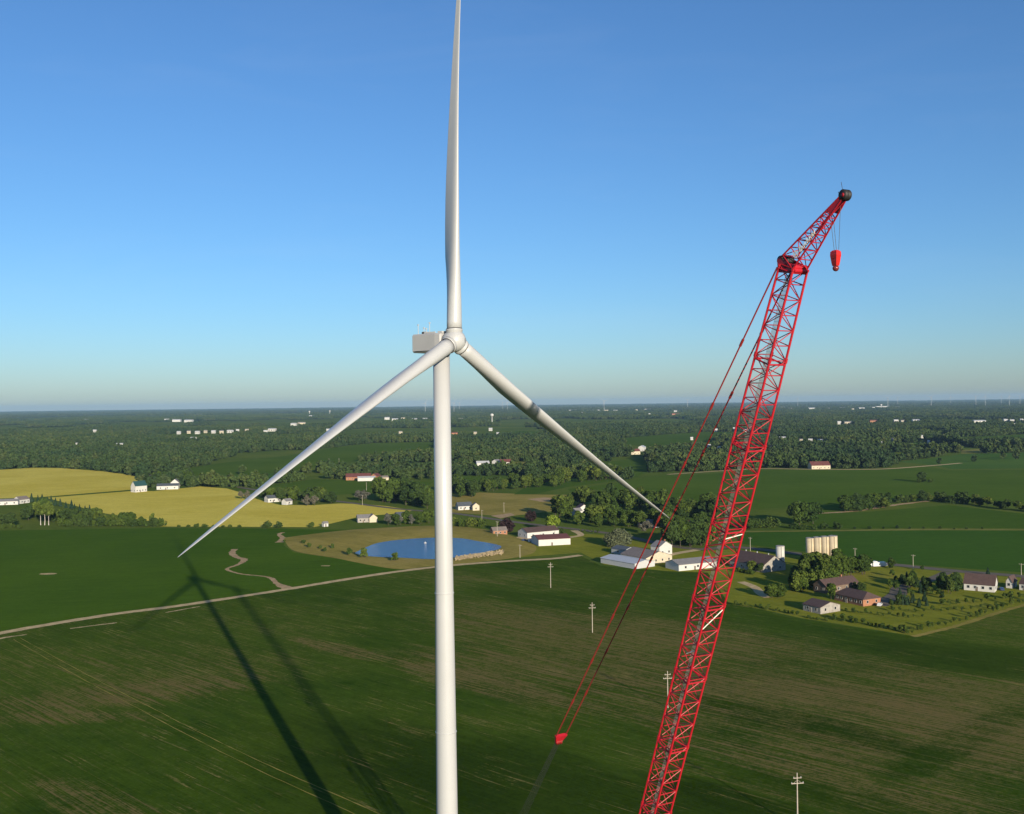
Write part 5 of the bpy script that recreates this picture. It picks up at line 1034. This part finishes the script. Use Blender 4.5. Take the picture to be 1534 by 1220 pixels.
# turbines on the horizon
HX = sorted((637, 680, 688, 753, 760, 782, 1195, 1330, 1345, 1424, 1462, 1476, 1500, 1512, 1528, 905, 1030, 1395))
for k, x in enumerate(HX):
    d = random.uniform(9500, 13500); p = atY(x, 604, d); root = empty('distant_turbine', (p.x, p.y, 0), random.uniform(-.7, .7)); tag(root, 'tiny white wind turbine on the far horizon, ' + nth(k + 1, len(HX)), 'wind turbine', 'wind turbines on the horizon')
    b = MB(); b.tube((0, 0, 0), (0, 0, 100), 1.7, 1.1, 10); b.build('tower', M['white'], root); b = MB(); b.box((0, 2, 101), (4, 11, 4)); b.build('nacelle', M['white'], root); a0 = random.uniform(0, 2)
    for q in range(3):
        a = a0 + q * 2.0944; b = MB(); b.tube((0, -4.5, 101), (math.sin(a) * 50, -4.5, 101 + math.cos(a) * 50), 1.2, 0.3, 6); b.build('blade', M['white'], root)
# mid-distance trees (one by one instances), everything that is neither field nor clearing
A = grid(1185, 4300, 10.5)
keep = ~cleared(A)
for f in FIELDS: keep &= ~inside(f, A)
nz = vnoise(A * np.array([1, .42]), 360, 3) * .66 + vnoise(A, 95, 4) * .34
keep &= nz > np.interp(A[:, 1], [1185, 1500, 2040, 2900, 4300], [0.50, 0.48, 0.48, 0.49, 0.49])
WOODS = [[(968, 709), (1060, 706.5), (1140, 701.5), (1230, 702.5), (1320, 702), (1345, 696), (1330, 684), (1290, 674), (1140, 668), (1000, 674), (962, 688)], [(690, 706), (760, 690), (850, 690), (945, 684), (930, 668), (800, 660), (690, 672)], [(-100, 700), (90, 699), (215, 711), (260, 702), (330, 690), (330, 660), (-100, 655)]]
for wpoly in WOODS: keep |= inside(np.array([(G(*q).x, G(*q).y) for q in wpoly]), A) & ~cleared(A)
for f in FIELDS: keep &= ~inside(f, A)
# keep lanes and yards open
for c, rr in ((G(1227, 702.5), 32), (G(740, 698), 60), (G(549, 719), 45), (G(955, 681), 25), (G(208, 737), 25), (G(255, 731), 25)): keep &= (np.hypot(A[:, 0] - c.x, (A[:, 1] - c.y + rr * 0.8) * 0.6) > rr)
A = A[keep]; h = (8.5 + 8 * vnoise(A, 130, 8) + rng.uniform(-4, 6, len(A)) * rng.uniform(.5, 1.1, len(A)))[:, None] * np.ones((1, 3)); h[:, :2] *= rng.uniform(.85, 1.15, (len(A), 1))
instanced('woodland', 'green broadleaf woodland filling the land beyond the fields', A, h, FARSRC)
print('mid trees', len(A), 'single trees', NTREE[0])
# far canopy in patches of many crowns
rg = np.random.default_rng(5); Vs = []; Fs = []; off = 0
for k in range(46):
    px_, py_ = rg.uniform(-36, 36, 2); hh_ = rg.uniform(9, 17); n_ = 26
    d = rg.normal(size=(n_, 3)); d[:, 2] = np.abs(d[:, 2]); d /= np.linalg.norm(d, axis=1)[:, None]
    pts = np.stack([px_ + d[:, 0] * 6.0, py_ + d[:, 1] * 6.0, hh_ * 0.35 + d[:, 2] * hh_ * 0.65], 1); V, Fc = leafcloud(pts, d, 2.5, rg); Vs.append(V); Fs += [tuple(i + off for i in f) for f in Fc]; off += len(V)
pm = mesh('far_canopy_patch', np.concatenate(Vs).tolist(), Fs); pm.materials.append(M['leaf_far'])
src = link('woodland_patch', pm, None, None, (G(60, 640).x, G(60, 640).y, 0)); tag(src, 'patch of far woodland canopy at left', 'woodland', kind='stuff')
B = grid(4250, 9500, 58); B2 = grid(9500, 29500, 130)
def openland(P, th): return vnoise(P * np.array([1, .4]), 600, 21) * .55 + vnoise(P * np.array([1, .4]), 160, 22) * .45 > th
B = B[openland(B, 0.49) & ~cleared(B)]; B2 = B2[openland(B2, 0.44) & ~cleared(B2)]
for f in FIELDS: B = B[~inside(f, B)]
instanced('far_woodland', 'dark woodland canopy stretching towards the horizon', B, np.stack([np.ones(len(B)), np.ones(len(B)), rng.uniform(.75, 1.25, len(B))], 1), [src])
instanced('far_woodland', 'blue-green woodland along the horizon', B2, np.stack([2.1 * np.ones(len(B2)), 2.1 * np.ones(len(B2)), rng.uniform(.8, 1.5, len(B2))], 1), [src])
print('patches', len(B), len(B2))

# ------------------------------------------------------------------ haze
hz = MB(); hz.box((0, 0, 85.0), (2 * 30500.0, 2 * 30500.0, 174.0)); hm = bpy.data.materials.new('haze'); hm.use_nodes = True; t = hm.node_tree; t.nodes.clear()
vo = t.nodes.new('ShaderNodeVolumePrincipled'); vo.inputs['Density'].default_value = 2.8e-5; vo.inputs['Color'].default_value = (0.38, 0.62, 0.90, 1); vo.inputs['Anisotropy'].default_value = 0.0
ou = t.nodes.new('ShaderNodeOutputMaterial'); t.links.new(vo.outputs[0], ou.inputs['Volume'])
ho = hz.build('haze', hm); tag(ho, 'thin blue haze over the distant land', kind='stuff')
